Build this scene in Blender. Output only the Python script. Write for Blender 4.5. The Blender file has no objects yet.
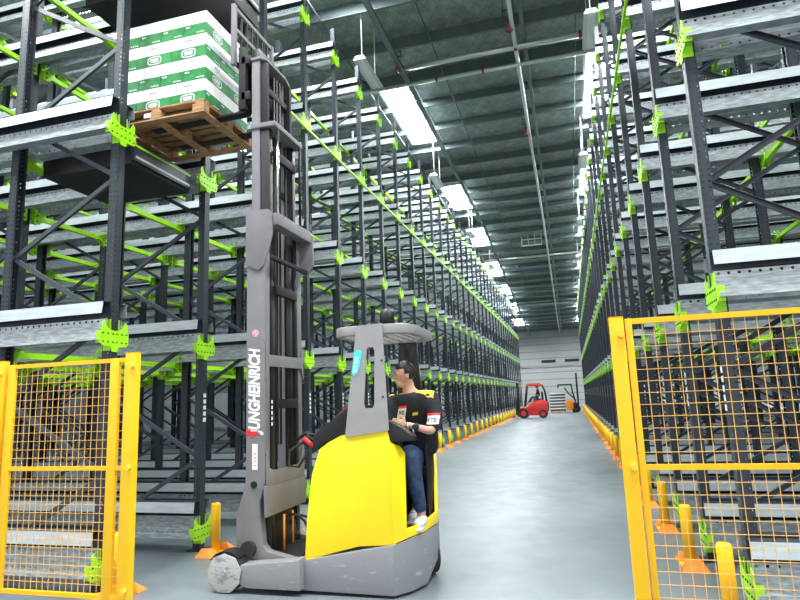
import bpy, bmesh, math, random
from mathutils import Vector, Matrix
random.seed(7)
S = bpy.context.scene
COL = S.collection
PI = math.pi

# ------------------------------------------------------------------ render look
S.view_settings.view_transform = 'Standard'
S.view_settings.look = 'None'
S.view_settings.gamma = 1.0
S.view_settings.use_curve_mapping = False
S.view_settings.exposure = 0.0

# ------------------------------------------------------------------ materials
def new_mat(name):
    m = bpy.data.materials.new(name); m.use_nodes = True
    nt = m.node_tree
    return m, nt, nt.nodes['Principled BSDF']
def N(nt, typ, **kw):
    n = nt.nodes.new(typ)
    for k, v in kw.items(): setattr(n, k, v)
    return n
def mth(nt, op, a, b=None, c=None):
    n = nt.nodes.new('ShaderNodeMath'); n.operation = op
    for i, v in enumerate((a, b, c)):
        if v is None: continue
        if isinstance(v, (int, float)): n.inputs[i].default_value = v
        else: nt.links.new(v, n.inputs[i])
    return n.outputs[0]
def mat(name, col, rough=0.5, metal=0.0, var=0.0, scale=8.0, spec=0.5, stretch=None, holes=None, bump=0.0):
    m, nt, p = new_mat(name)
    p.inputs['Roughness'].default_value = rough
    p.inputs['Metallic'].default_value = metal
    p.inputs['Specular IOR Level'].default_value = spec
    p.inputs['Base Color'].default_value = (*col, 1)
    if var > 0 or bump > 0:
        tc = N(nt, 'ShaderNodeTexCoord')
        nz = N(nt, 'ShaderNodeTexNoise'); nz.inputs['Scale'].default_value = scale; nz.inputs['Detail'].default_value = 5
        if stretch:
            mp = N(nt, 'ShaderNodeMapping'); mp.inputs['Scale'].default_value = stretch
            nt.links.new(tc.outputs['Object'], mp.inputs[0]); nt.links.new(mp.outputs[0], nz.inputs['Vector'])
        else: nt.links.new(tc.outputs['Object'], nz.inputs['Vector'])
        if var > 0:
            r = N(nt, 'ShaderNodeValToRGB')
            r.color_ramp.elements[0].position = 0.35; r.color_ramp.elements[1].position = 0.68
            r.color_ramp.elements[0].color = (*[c * (1 - var) for c in col], 1)
            r.color_ramp.elements[1].color = (*[min(1, c * (1 + var)) for c in col], 1)
            nt.links.new(nz.outputs['Fac'], r.inputs[0]); nt.links.new(r.outputs[0], p.inputs['Base Color'])
        if bump > 0:
            b = N(nt, 'ShaderNodeBump'); b.inputs['Strength'].default_value = bump; b.inputs['Distance'].default_value = 0.01
            nt.links.new(nz.outputs['Fac'], b.inputs['Height']); nt.links.new(b.outputs[0], p.inputs['Normal'])
    if holes:                       # real see-through perforations: (pitch, radius, column offset, min distance)
        pitch, rad, off = holes
        uv = N(nt, 'ShaderNodeUVMap'); sp = N(nt, 'ShaderNodeSeparateXYZ'); nt.links.new(uv.outputs[0], sp.inputs[0])
        du = mth(nt, 'SUBTRACT', mth(nt, 'ABSOLUTE', sp.outputs[0]), off)
        fv = mth(nt, 'MULTIPLY', mth(nt, 'SUBTRACT', mth(nt, 'FRACT', mth(nt, 'DIVIDE', sp.outputs[1], pitch)), 0.5), pitch)
        d = mth(nt, 'SQRT', mth(nt, 'ADD', mth(nt, 'MULTIPLY', du, du), mth(nt, 'MULTIPLY', fv, fv)))
        a = mth(nt, 'GREATER_THAN', d, rad)
        nt.links.new(a, p.inputs['Alpha'])
    return m

M = {}
M['steel'] = mat('dark_blue_grey_painted_steel', (0.027, 0.036, 0.046), 0.38, 0.1, 0.12, 6, stretch=(4, 4, .4))
M['steel_p'] = mat('perforated_painted_steel', (0.027, 0.036, 0.046), 0.38, 0.1, 0.12, 6, stretch=(4, 4, .4), holes=(0.05, 0.0075, 0.026))
M['brace'] = mat('painted_brace_steel', (0.048, 0.058, 0.070), 0.4, 0.1)
M['galv'] = mat('galvanised_sheet', (0.46, 0.51, 0.53), 0.34, 0.5, 0.32, 9, stretch=(1, 6, 6))
M['galv_p'] = mat('perforated_galvanised_sheet', (0.46, 0.51, 0.53), 0.34, 0.5, 0.32, 9, stretch=(1, 6, 6), holes=(0.07, 0.0115, 0.078))
M['band'] = mat('pale_galvanised_strip', (0.50, 0.56, 0.58), 0.42, 0.3, 0.10, 5, stretch=(1, 6, 6))
M['green'] = mat('lime_green_powder_coat', (0.37, 0.80, 0.012), 0.38, 0.0, 0.06, 5)
M['bolt'] = mat('dark_bolt', (0.03, 0.035, 0.03), 0.5, 0.6)
M['yellow'] = mat('safety_yellow_paint', (1.0, 0.54, 0.008), 0.38, 0.0, 0.05, 6)
M['mesh'] = mat('orange_yellow_wire', (0.95, 0.52, 0.14), 0.45)
M['orange'] = mat('orange_paint', (0.88, 0.25, 0.015), 0.5, 0, 0.15, 12)
M['white'] = mat('white_plastic', (0.8, 0.8, 0.8), 0.5)
M['truck_grey'] = mat('grey_truck_paint', (0.30, 0.29, 0.295), 0.42, 0.1, 0.06, 5)
M['mast_grey'] = mat('mast_grey_paint', (0.19, 0.183, 0.192), 0.6, 0.0, 0.08, 5, spec=.3)
M['mast_dark'] = mat('dark_mast_paint', (0.016, 0.016, 0.018), 0.6, 0.0, 0.1, 8, spec=.25)
M['black'] = mat('black_plastic', (0.006, 0.006, 0.007), 0.45)
M['rubber'] = mat('black_rubber', (0.02, 0.02, 0.02), 0.8)
M['chrome'] = mat('polished_rod', (0.75, 0.75, 0.76), 0.18, 1.0)
M['truck_yellow'] = mat('bright_yellow_truck_panel', (1.0, 0.74, 0.012), 0.33, 0, 0.02, 3)
M['dark_red'] = mat('dark_red_fitting', (0.30, 0.008, 0.03), 0.5)
M['red'] = mat('red_truck_paint', (0.55, 0.02, 0.02), 0.35)
M['bright_red'] = mat('bright_red_print', (0.8, 0.02, 0.03), 0.5)
M['cyan'] = mat('cyan_sticker', (0.05, 0.70, 0.72), 0.4)
M['carton_white'] = mat('white_carton', (0.80, 0.80, 0.80), 0.6, 0, 0.04, 10)
M['carton_green'] = mat('green_carton', (0.004, 0.19, 0.035), 0.55, 0, 0.35, 9)
M['carton_grey'] = mat('grey_print', (0.45, 0.46, 0.48), 0.6)
M['wood'] = mat('pallet_wood', (0.42, 0.23, 0.11), 0.75, 0, 0.35, 6, stretch=(1, 9, 9), bump=0.3)
M['skin'] = mat('skin', (0.62, 0.34, 0.24), 0.5, 0, 0.06, 20)
M['hair'] = mat('black_hair', (0.012, 0.010, 0.010), 0.55, 0, 0.4, 120)
M['cloth'] = mat('black_knit_shirt', (0.012, 0.012, 0.016), 0.85, 0, 0.3, 30)
M['denim'] = mat('blue_denim', (0.022, 0.05, 0.115), 0.8, 0, 0.45, 25)
M['shirt_yellow'] = mat('yellow_shoulder_cloth', (0.85, 0.62, 0.05), 0.8)
M['shoe'] = mat('white_shoe_leather', (0.75, 0.75, 0.75), 0.5, 0, 0.08, 30)
M['lamp'] = mat('white_lamp_housing', (0.65, 0.68, 0.68), 0.4)
M['pipe'] = mat('galvanised_pipe', (0.6, 0.64, 0.64), 0.3, 0.7)
M['tray'] = mat('dark_cable_tray', (0.10, 0.13, 0.14), 0.5, 0.4)
M['purlin'] = mat('grey_green_purlin', (0.14, 0.175, 0.18), 0.45, 0.4, 0.08, 4)
M['glass_red'] = mat('dark_red_visor', (0.16, 0.03, 0.035), 0.15)
M['tag'] = mat('white_location_tag', (0.75, 0.78, 0.78), 0.5)

def worn_mat(name, base, worn, scale, thr):
    m, nt, p = new_mat(name)
    tc = N(nt, 'ShaderNodeTexCoord')
    n1 = N(nt, 'ShaderNodeTexNoise'); n1.inputs['Scale'].default_value = scale; n1.inputs['Detail'].default_value = 8; n1.inputs['Roughness'].default_value = 0.7
    mp = N(nt, 'ShaderNodeMapping'); mp.inputs['Scale'].default_value = (1, 1, 3)
    nt.links.new(tc.outputs['Object'], mp.inputs[0]); nt.links.new(mp.outputs[0], n1.inputs['Vector'])
    r = N(nt, 'ShaderNodeValToRGB'); r.color_ramp.elements[0].position = thr; r.color_ramp.elements[1].position = thr + 0.08
    r.color_ramp.elements[0].color = (*base, 1); r.color_ramp.elements[1].color = (*worn, 1)
    nt.links.new(n1.outputs['Fac'], r.inputs[0]); nt.links.new(r.outputs[0], p.inputs['Base Color'])
    p.inputs['Roughness'].default_value = 0.5
    return m
M['chassis'] = worn_mat('scuffed_grey_chassis', (0.235, 0.24, 0.255), (0.40, 0.39, 0.37), 6, 0.60)
M['wheel_cover'] = worn_mat('scraped_metal_wheel_cover', (0.42, 0.42, 0.42), (0.22, 0.22, 0.22), 9, 0.52)

def floor_mat():
    m, nt, p = new_mat('grey_epoxy_floor')
    tc = N(nt, 'ShaderNodeTexCoord')
    n1 = N(nt, 'ShaderNodeTexNoise'); n1.inputs['Scale'].default_value = 0.6; n1.inputs['Detail'].default_value = 6
    mp = N(nt, 'ShaderNodeMapping'); mp.inputs['Scale'].default_value = (1.6, 0.5, 1)
    nt.links.new(tc.outputs['Object'], mp.inputs[0]); nt.links.new(mp.outputs[0], n1.inputs['Vector'])
    r = N(nt, 'ShaderNodeValToRGB'); r.color_ramp.elements[0].position = 0.3; r.color_ramp.elements[1].position = 0.7
    r.color_ramp.elements[0].color = (0.115, 0.140, 0.150, 1); r.color_ramp.elements[1].color = (0.185, 0.216, 0.228, 1)
    nt.links.new(n1.outputs['Fac'], r.inputs[0])
    n2 = N(nt, 'ShaderNodeTexNoise'); n2.inputs['Scale'].default_value = 2.2; n2.inputs['Detail'].default_value = 8; n2.inputs['Distortion'].default_value = 1.2
    nt.links.new(tc.outputs['Object'], n2.inputs['Vector'])
    r2 = N(nt, 'ShaderNodeValToRGB'); r2.color_ramp.elements[0].position = 0.62; r2.color_ramp.elements[1].position = 0.75
    r2.color_ramp.elements[0].color = (0, 0, 0, 1); r2.color_ramp.elements[1].color = (0.35, 0.35, 0.35, 1)
    nt.links.new(n2.outputs['Fac'], r2.inputs[0])
    mx = N(nt, 'ShaderNodeMixRGB'); mx.inputs[2].default_value = (0.08, 0.098, 0.105, 1)
    nt.links.new(r2.outputs[0], mx.inputs[0]); nt.links.new(r.outputs[0], mx.inputs[1]); nt.links.new(mx.outputs[0], p.inputs['Base Color'])
    p.inputs['Roughness'].default_value = 0.42
    n3 = N(nt, 'ShaderNodeTexNoise'); n3.inputs['Scale'].default_value = 3.0; n3.inputs['Detail'].default_value = 4
    nt.links.new(tc.outputs['Object'], n3.inputs['Vector'])
    nt.links.new(mth(nt, 'ADD', mth(nt, 'MULTIPLY', n3.outputs['Fac'], 0.25), 0.28), p.inputs['Roughness'])
    return m
M['floor'] = floor_mat()
def roof_mat():
    m, nt, p = new_mat('foil_insulation_with_diamond_net')
    tc = N(nt, 'ShaderNodeTexCoord'); sp = N(nt, 'ShaderNodeSeparateXYZ'); nt.links.new(tc.outputs['Object'], sp.inputs[0])
    a = mth(nt, 'ADD', sp.outputs[0], mth(nt, 'MULTIPLY', sp.outputs[1], 0.6)); b = mth(nt, 'SUBTRACT', sp.outputs[0], mth(nt, 'MULTIPLY', sp.outputs[1], 0.6))
    def line(v):
        f = mth(nt, 'FRACT', mth(nt, 'MULTIPLY', v, 3.0))
        return mth(nt, 'LESS_THAN', f, 0.05)
    l = mth(nt, 'MAXIMUM', line(a), line(b))
    nz = N(nt, 'ShaderNodeTexNoise'); nz.inputs['Scale'].default_value = 3.5; nz.inputs['Detail'].default_value = 4
    nt.links.new(tc.outputs['Object'], nz.inputs['Vector'])
    r = N(nt, 'ShaderNodeValToRGB'); r.color_ramp.elements[0].color = (0.17, 0.205, 0.205, 1); r.color_ramp.elements[1].color = (0.33, 0.375, 0.37, 1)
    r.color_ramp.elements[0].position = .3; r.color_ramp.elements[1].position = .7
    nt.links.new(nz.outputs['Fac'], r.inputs[0])
    mx = N(nt, 'ShaderNodeMixRGB'); mx.inputs[2].default_value = (0.14, 0.165, 0.165, 1)
    nt.links.new(l, mx.inputs[0]); nt.links.new(r.outputs[0], mx.inputs[1]); nt.links.new(mx.outputs[0], p.inputs['Base Color'])
    p.inputs['Roughness'].default_value = 0.5; p.inputs['Metallic'].default_value = 0.2
    return m
M['roof'] = roof_mat()
def wall_mat():
    m, nt, p = new_mat('ribbed_white_wall_panel')
    tc = N(nt, 'ShaderNodeTexCoord'); sp = N(nt, 'ShaderNodeSeparateXYZ'); nt.links.new(tc.outputs['Object'], sp.inputs[0])
    w = mth(nt, 'FRACT', mth(nt, 'MULTIPLY', sp.outputs[2], 1.35))
    l = mth(nt, 'LESS_THAN', w, 0.12)
    mx = N(nt, 'ShaderNodeMixRGB'); mx.inputs[1].default_value = (0.33, 0.345, 0.34, 1); mx.inputs[2].default_value = (0.20, 0.21, 0.21, 1)
    nt.links.new(l, mx.inputs[0]); nt.links.new(mx.outputs[0], p.inputs['Base Color']); p.inputs['Roughness'].default_value = 0.6
    return m
M['wall'] = wall_mat()
M['side_wall'] = mat('dark_grey_side_wall', (0.07, 0.08, 0.085), 0.7)
def emis(name, col, st):
    m, nt, p = new_mat(name)
    p.inputs['Base Color'].default_value = (0.8, 0.8, 0.8, 1)
    p.inputs['Emission Color'].default_value = (*col, 1); p.inputs['Emission Strength'].default_value = st
    return m
M['skylight'] = emis('daylight_through_roof_light', (0.94, 0.98, 1.0), 85.0)

# ------------------------------------------------------------------ mesh builder
class MB:
    def __init__(s): s.v = []; s.f = []; s.m = []; s.uv = []; s.sm = []
    def quad(s, pts, mi=0, uvs=None, smooth=False):
        b = len(s.v); s.v += [tuple(p) for p in pts]; s.f.append(tuple(range(b, b + len(pts))))
        s.m.append(mi); s.uv.append(uvs); s.sm.append(smooth)
    def poly(s, vs, fs, mi=0, smooth=False):
        b = len(s.v); s.v += [tuple(p) for p in vs]
        for f in fs: s.f.append(tuple(b + i for i in f)); s.m.append(mi); s.uv.append(None); s.sm.append(smooth)
        return s
    def box(s, x0, x1, y0, y1, z0, z1, mi=0):
        v = [(x0,y0,z0),(x1,y0,z0),(x1,y1,z0),(x0,y1,z0),(x0,y0,z1),(x1,y0,z1),(x1,y1,z1),(x0,y1,z1)]
        return s.poly(v, [(0,3,2,1),(4,5,6,7),(0,1,5,4),(1,2,6,5),(2,3,7,6),(3,0,4,7)], mi)
    def bar(s, a, b, w, h, mi=0, up=(0,0,1)):
        a = Vector(a); b = Vector(b); d = (b - a).normalized(); u = Vector(up)
        if abs(d.dot(u)) > 0.99: u = Vector((1,0,0))
        x = d.cross(u).normalized() * w / 2; y = x.cross(d).normalized() * h / 2
        v = [a-x-y, a+x-y, a+x+y, a-x+y, b-x-y, b+x-y, b+x+y, b-x+y]
        return s.poly(v, [(0,1,2,3),(7,6,5,4),(0,4,5,1),(1,5,6,2),(2,6,7,3),(3,7,4,0)], mi)
    def tube(s, pts, r, n=10, mi=0, cap=True):
        pts = [Vector(p) for p in pts]; rings = []; prev = None
        for i, p in enumerate(pts):
            d = (pts[min(i+1, len(pts)-1)] - pts[max(i-1, 0)]).normalized()
            if prev is None:
                u = Vector((0,0,1)) if abs(d.z) < 0.9 else Vector((1,0,0)); x = d.cross(u).normalized()
            else: x = (prev - d * prev.dot(d)).normalized()
            prev = x; y = d.cross(x)
            rr = r[i] if isinstance(r, (list, tuple)) else r
            rings.append([p + (x*math.cos(2*PI*k/n) + y*math.sin(2*PI*k/n)) * rr for k in range(n)])
        b = len(s.v)
        for R_ in rings: s.v += [tuple(q) for q in R_]
        for i in range(len(rings)-1):
            for k in range(n):
                s.f.append((b+i*n+k, b+i*n+(k+1)%n, b+(i+1)*n+(k+1)%n, b+(i+1)*n+k)); s.m.append(mi); s.uv.append(None); s.sm.append(True)
        if cap:
            s.f.append(tuple(b+k for k in range(n))[::-1]); s.m.append(mi); s.uv.append(None); s.sm.append(False)
            s.f.append(tuple(b+(len(rings)-1)*n+k for k in range(n))); s.m.append(mi); s.uv.append(None); s.sm.append(False)
        return s
    def prism(s, pts2, plane, a, b, mi=0):      # closed outline in a plane, extruded along the third axis
        f = {'xy': lambda p,t:(p[0],p[1],t), 'xz': lambda p,t:(p[0],t,p[1]), 'yz': lambda p,t:(t,p[0],p[1])}[plane]
        n = len(pts2); v = [f(p,a) for p in pts2] + [f(p,b) for p in pts2]
        fs = [tuple(range(n))[::-1], tuple(range(n, 2*n))] + [(i,(i+1)%n,n+(i+1)%n,n+i) for i in range(n)]
        return s.poly(v, fs, mi)
    def sheet(s, prof, axis, a, b, t=0.004, mi=0, mis=None):   # open sheet-metal profile swept along an axis; uv = metres from the middle of each strip, metres along
        f = {'z': lambda p,q:(p[0],p[1],q), 'x': lambda p,q:(q,p[0],p[1])}[axis]
        P = [Vector(p) for p in prof]
        nrm = []
        for i in range(len(P)-1):
            d = (P[i+1]-P[i]).normalized(); nrm.append(Vector((-d.y, d.x)))
        off = []
        for i in range(len(P)):
            n_ = nrm[0] if i == 0 else nrm[-1] if i == len(P)-1 else (nrm[i-1]+nrm[i])
            if 0 < i < len(P)-1: n_ = n_ / max(0.3, n_.length_squared/2)
            off.append(P[i] + n_ * t)
        for i in range(len(P)-1):
            h = (P[i+1]-P[i]).length/2; uv = [(-h,a),(h,a),(h,b),(-h,b)]; k = mis[i] if mis else mi
            s.quad([f(P[i],a), f(P[i+1],a), f(P[i+1],b), f(P[i],b)], k, uv)
            s.quad([f(off[i],a), f(off[i+1],a), f(off[i+1],b), f(off[i],b)][::-1], k, uv[::-1])
            s.quad([f(P[i],a), f(off[i],a), f(off[i+1],a), f(P[i+1],a)], k, [(9,9)]*4)
            s.quad([f(P[i],b), f(P[i+1],b), f(off[i+1],b), f(off[i],b)], k, [(9,9)]*4)
        for q in (0, len(P)-1):
            s.quad([f(P[q],a), f(P[q],b), f(off[q],b), f(off[q],a)], mis[0] if mis else mi, [(9,9)]*4)
        return s
    def mesh(s, name, mats, bevel=0.0, seg=2, fix=False):
        me = bpy.data.meshes.new(name); me.from_pydata(s.v, [], s.f)
        for m in mats: me.materials.append(m)
        me.polygons.foreach_set('material_index', s.m); me.polygons.foreach_set('use_smooth', s.sm)
        if any(u for u in s.uv):
            ul = me.uv_layers.new(name='UVMap'); i = 0; dat = []
            for f, u in zip(s.f, s.uv): dat += [c for p in (u or [(9, 9)] * len(f)) for c in p]
            ul.data.foreach_set('uv', dat)
        if bevel or fix:
            bm = bmesh.new(); bm.from_mesh(me)
            bmesh.ops.remove_doubles(bm, verts=bm.verts, dist=1e-5)
            bmesh.ops.recalc_face_normals(bm, faces=bm.faces)
            if bevel:
                es = [e for e in bm.edges if len(e.link_faces) == 2 and e.calc_face_angle(0) > 0.5]
                bmesh.ops.bevel(bm, geom=es, offset=bevel, segments=seg, affect='EDGES', profile=0.6, clamp_overlap=True)
                for f in bm.faces: f.smooth = True
            bm.to_mesh(me); bm.free()
            if bevel:
                try: me.set_sharp_from_angle(angle=0.6)
                except Exception: pass
        me.update(); return me
    def build(s, name, mats, parent=None, loc=None, bevel=0.0, seg=2, fix=False):
        if not isinstance(mats, (list, tuple)): mats = [mats]
        return link(name, s.mesh(name, mats, bevel, seg, fix), parent, loc)
def link(name, me, parent=None, loc=None):
    o = bpy.data.objects.new(name, me); COL.objects.link(o)
    if parent is not None:
        o.parent = parent
        o.matrix_parent_inverse = Matrix.Identity(4)
    if loc is not None: o.location = loc
    return o
def tag(o, label=None, cat=None, group=None, kind=None):
    if label: o['label'] = label
    if cat: o['category'] = cat
    if group: o['group'] = group
    if kind: o['kind'] = kind
    return o
def empty(name, loc, label, cat, group=None, rz=0):
    o = bpy.data.objects.new(name, None); COL.objects.link(o); o.location = loc; o.rotation_euler = (0,0,rz); o.empty_display_size = .2
    return tag(o, label, cat, group)
def world_parts(root):
    """parts modelled in world metres: shift each part so that it hangs from its thing's base"""
    off = root.location.copy()
    for c in root.children: c.location = c.location - off
def text_obj(name, s, size, mtx, m, parent=None, ext=0.001, squash=1.0, shear=0.0, bold=0.0):
    cu = bpy.data.curves.new(name, 'FONT'); cu.body = s; cu.size = size; cu.extrude = ext; cu.align_x = 'LEFT'; cu.align_y = 'CENTER'; cu.shear = shear; cu.offset = bold
    t = bpy.data.objects.new('tmp', cu); COL.objects.link(t)
    bpy.context.view_layer.update()
    me = bpy.data.meshes.new_from_object(t.evaluated_get(bpy.context.evaluated_depsgraph_get()))
    bpy.data.objects.remove(t); me.name = name
    me.transform(Matrix.Diagonal((squash, 1, 1, 1))); me.transform(mtx)
    me.materials.clear(); me.materials.append(m)
    return link(name, me, parent)
def face_mtx(o, right, up):      # text plane: origin, right and up directions
    r = Vector(right).normalized(); u = Vector(up).normalized(); n = r.cross(u)
    m = Matrix.Identity(4)
    for i in range(3): m[i][0] = r[i]; m[i][1] = u[i]; m[i][2] = n[i]; m[i][3] = o[i]
    return m
ORD = ['first','second','third','fourth','fifth','sixth','seventh','eighth','ninth','tenth','eleventh','twelfth','thirteenth','fourteenth','fifteenth','sixteenth','seventeenth','eighteenth','nineteenth','twentieth']
for d_ in ('twenty','thirty'):
    for w_ in ORD[:9]: ORD.append(d_ + '-' + w_)
    if d_ == 'twenty': ORD.append('thirtieth')

# ------------------------------------------------------------------ camera
cam_d = bpy.data.cameras.new('camera'); cam = bpy.data.objects.new('camera', cam_d); COL.objects.link(cam)
CF = 590.0
def cam_rot(vx=571, vy=392, roll=2.2):
    a = Vector((vx-400, -(vy-300), -CF)).normalized(); r = math.radians(roll)
    k = -(-math.sin(r)*a.x + math.cos(r)*a.y) / a.z
    u = Vector((-math.sin(r), math.cos(r), k)).normalized(); x = a.cross(u)
    return Matrix((x, a, u))
cam.matrix_world = Matrix.Translation((0,0,1.6)) @ cam_rot().to_4x4()
cam_d.sensor_width = 36; cam_d.lens = CF/800*36; cam_d.clip_start = 0.05; cam_d.clip_end = 200
S.camera = cam

# ------------------------------------------------------------------ setting
XL, XR = -4.15, 1.10          # faces of the two racks
YL0, YR0, PITCH = 4.65, 4.93, 1.478
NL, NR = 34, 34
LEV = [0.20, 2.27, 4.35, 6.50, 8.60]
WX0, WX1, WY1 = -20.5, 17.5, 64.8
def roof_z(y): return 11.0 if y < 30 else 11.0 - (y-30)*0.078
tag(MB().box(WX0, WX1, -12, WY1, -0.2, 0).build('floor', M['floor']), kind='structure')
mb = MB()
for y0, y1 in ((-6, 30), (30, WY1)):
    z0, z1 = roof_z(y0), roof_z(y1)
    mb.poly([(WX0,y0,z0),(WX1,y0,z0),(WX1,y1,z1),(WX0,y1,z1),(WX0,y0,z0+.15),(WX1,y0,z0+.15),(WX1,y1,z1+.15),(WX0,y1,z1+.15)],
            [(0,1,2,3),(7,6,5,4),(0,4,5,1),(1,5,6,2),(2,6,7,3),(3,7,4,0)])
tag(mb.build('ceiling', M['roof']), kind='structure')
tag(MB().box(WX0, WX1, WY1, WY1+.2, 0, 9).build('wall_end', M['wall']), kind='structure')
tag(MB().box(WX0-.2, WX0, -6, WY1, 0, 11.2).build('wall_left', M['side_wall']), kind='structure')
tag(MB().box(WX1, WX1+.2, -6, WY1, 0, 11.2).build('wall_right', M['side_wall']), kind='structure')
tag(MB().box(-5.5, 2.5, WY1-.12, WY1, 4.3, 4.5).build('trim_1', M['truck_grey']), kind='structure')
for i, (x0, x1) in enumerate(((-2.75, -1.3), (-.35, 1.1))):
    w = MB().box(x0, x1, WY1-.06, WY1, 4.75, 5.05).build('window_%d' % (i+1), M['black']); tag(w, kind='structure')

# purlins: each one a light steel section across the roof
Y = 5.2; k = 0
pur_me = {}
while Y < WY1:
    h = 0.34 if Y < 16 else 0.26
    key = h
    if key not in pur_me:
        pur_me[key] = MB().sheet([(-.07,-h),(0,-h),(0,0),(.07,0)], 'x', WX0+.05, WX1-.05, .02).mesh('roof_purlin', [M['purlin']])
    o = link('roof_purlin', pur_me[key], None, (0, Y, roof_z(Y)-0.005))
    tag(o, '%s roof purlin from the camera end, grey steel across the ceiling' % ORD[min(k, 38)], 'roof beam', 'purlins across the ceiling')
    Y += 1.72; k += 1
# long members along the aisle, below the purlins
def along(name, x, dz, r, m, y0=-4, y1=64.5, label='', cat='pipe', n=8, box=None):
    mbx = MB(); pts = [(x, y, roof_z(y)-dz) for y in (y0, 30, y1)]
    if box:
        for a, b in zip(pts[:-1], pts[1:]): mbx.bar(a, b, box[0], box[1])
    else: mbx.tube(pts, r, n)
    return tag(mbx.build(name, m), label, cat)
along('sprinkler_pipe', -0.65, .6, .055, M['pipe'], label='long galvanised sprinkler pipe running down the middle of the ceiling')
along('cable_tray', -3.7, .62, 0, M['tray'], label='dark cable tray running above the left edge of the aisle', cat='cable tray', box=(.14,.08))
along('sag_rod', -2.75, .3, .02, M['tray'], label='thin dark rod along the ceiling between tray and middle pipe', cat='rod', n=6)
along('sag_rod', -5.1, .3, .03, M['tray'], label='thin dark rod along the ceiling beside the left roof lights', cat='rod', n=6)
along('sag_rod', 0.85, .3, .015, M['tray'], label='thin dark rod along the ceiling beside the right roof lights', cat='rod', n=6)
along('ceiling_joist', -0.42, .42, 0, M['purlin'], label='grey steel joist along the ceiling next to the middle pipe', cat='roof beam', box=(.1,.16))
o = MB().tube([(-3.83,14.3,10.42),(1.6,14.3,10.42)], .075, 12).build('sprinkler_main', M['pipe']); tag(o, 'thick shiny pipe crossing the ceiling, nearer of the pair', 'pipe', 'pipes crossing the ceiling')
for x in (-3.75, -.65, .95): MB().tube([(x-.04,14.3,10.42),(x+.04,14.3,10.42)], .10, 12).build('pipe_coupling', M['dark_red'], o)['label'] = 'red coupling'
o = MB().tube([(-5.2,15.05,10.36),(3.0,15.05,10.36)], .055, 12).build('sprinkler_branch', M['pipe']); tag(o, 'thinner shiny pipe crossing the ceiling behind the thick one', 'pipe', 'pipes crossing the ceiling')
for x in (-2.9, -1.6): MB().tube([(x-.03,15.05,10.36),(x+.03,15.05,10.36)], .07, 10).build('pipe_coupling', M['dark_red'], o)['label'] = 'red coupling'
for Y, X0, X1, z, w in ((36.5,-4.6,1.6,9.95,'middle one, halfway down the aisle'),(50.3,-4.8,1.6,8.95,'farthest one, near the end wall')):
    o = MB().tube([(X0,Y,z),(X1,Y,z)], .07, 8).build('crossing_pipe', M['pipe']); tag(o, 'pipe crossing the ceiling, ' + w, 'pipe', 'pipes crossing the ceiling')
# risers / hangers with red valves
def hanger(x, y, z0, label):
    t = empty('pipe_hanger', (x, y, z0), label, 'pipe hanger')
    m1 = MB(); H = roof_z(y) - z0
    m1.bar((-.12,0,H),(-.12,0,.35),.025,.025); m1.bar((.12,0,H),(.12,0,.35),.025,.025); m1.bar((-.14,0,.35),(.14,0,.35),.03,.03); m1.bar((-.14,0,H-.25),(.14,0,H-.25),.03,.03)
    m1.build('bracket_frame', M['tray'], t)
    MB().tube([(0,0,.35),(0,0,-.05)], .03, 8).build('drop_pipe', M['tray'], t)
    for z in (.22, .0): 
        q = MB(); q.tube([(0,0,z-.04),(0,0,z+.04)], .06, 10); q.tube([(-.09,0,z),(.09,0,z)], .03, 8); q.build('valve', M['dark_red'], t)['label'] = 'red valve'
    return t
hanger(-3.75, 14.0, 10.25, 'dark drop hanger with red valves at left end of thick pipe')
hanger(-.72, 13.2, 10.2, 'dark drop hanger with red valves on the middle ceiling pipe')
hanger(-.72, 19.2, 10.2, 'dark drop hanger on the middle pipe beyond the thick pipe')
# roof lights
SK = [(18.2,4.2),(26.9,3.6),(33.5,3.2),(39.8,3.2),(46.2,3.2),(52.6,3.2),(59.0,3.0)]
sk_cols = [(-4.95,-3.85,'left edge of the aisle'),(1.15,2.3,'right edge of the aisle'),(-11.2,-10.0,'middle of the left racking'),(7.6,8.8,'middle of the right racking'),(-17.2,-16.0,'far left of the left racking'),(13.6,14.8,'far right of the right racking')]
for x0, x1, w in sk_cols:
    rows = [(9.6,3.6),(1.5,4.0)] + SK
    for i, (yc, L) in enumerate(sorted(rows)):
        y0, y1 = yc-L/2, yc+L/2
        f = MB(); z0, z1 = roof_z(y0)-.02, roof_z(y1)-.02
        for (a, b) in (((x0,y0,z0),(x1,y0,z0)),((x0,y1,z1),(x1,y1,z1)),((x0,y0,z0),(x0,y1,z1)),((x1,y0,z0),(x1,y1,z1))): f.bar(a, b, .08, .06)
        root = f.build('roof_light', M['lamp']); tag(root, '%s bright roof light counted away from camera, above %s' % (ORD[i], w), 'skylight', 'roof lights in the ceiling')
        g = MB(); g.quad([(x0+.03,y0+.03,z0),(x0+.03,y1-.03,z1),(x1-.03,y1-.03,z1),(x1-.03,y0+.03,z0)]); g.build('glazing', M['skylight'], root)
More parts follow.
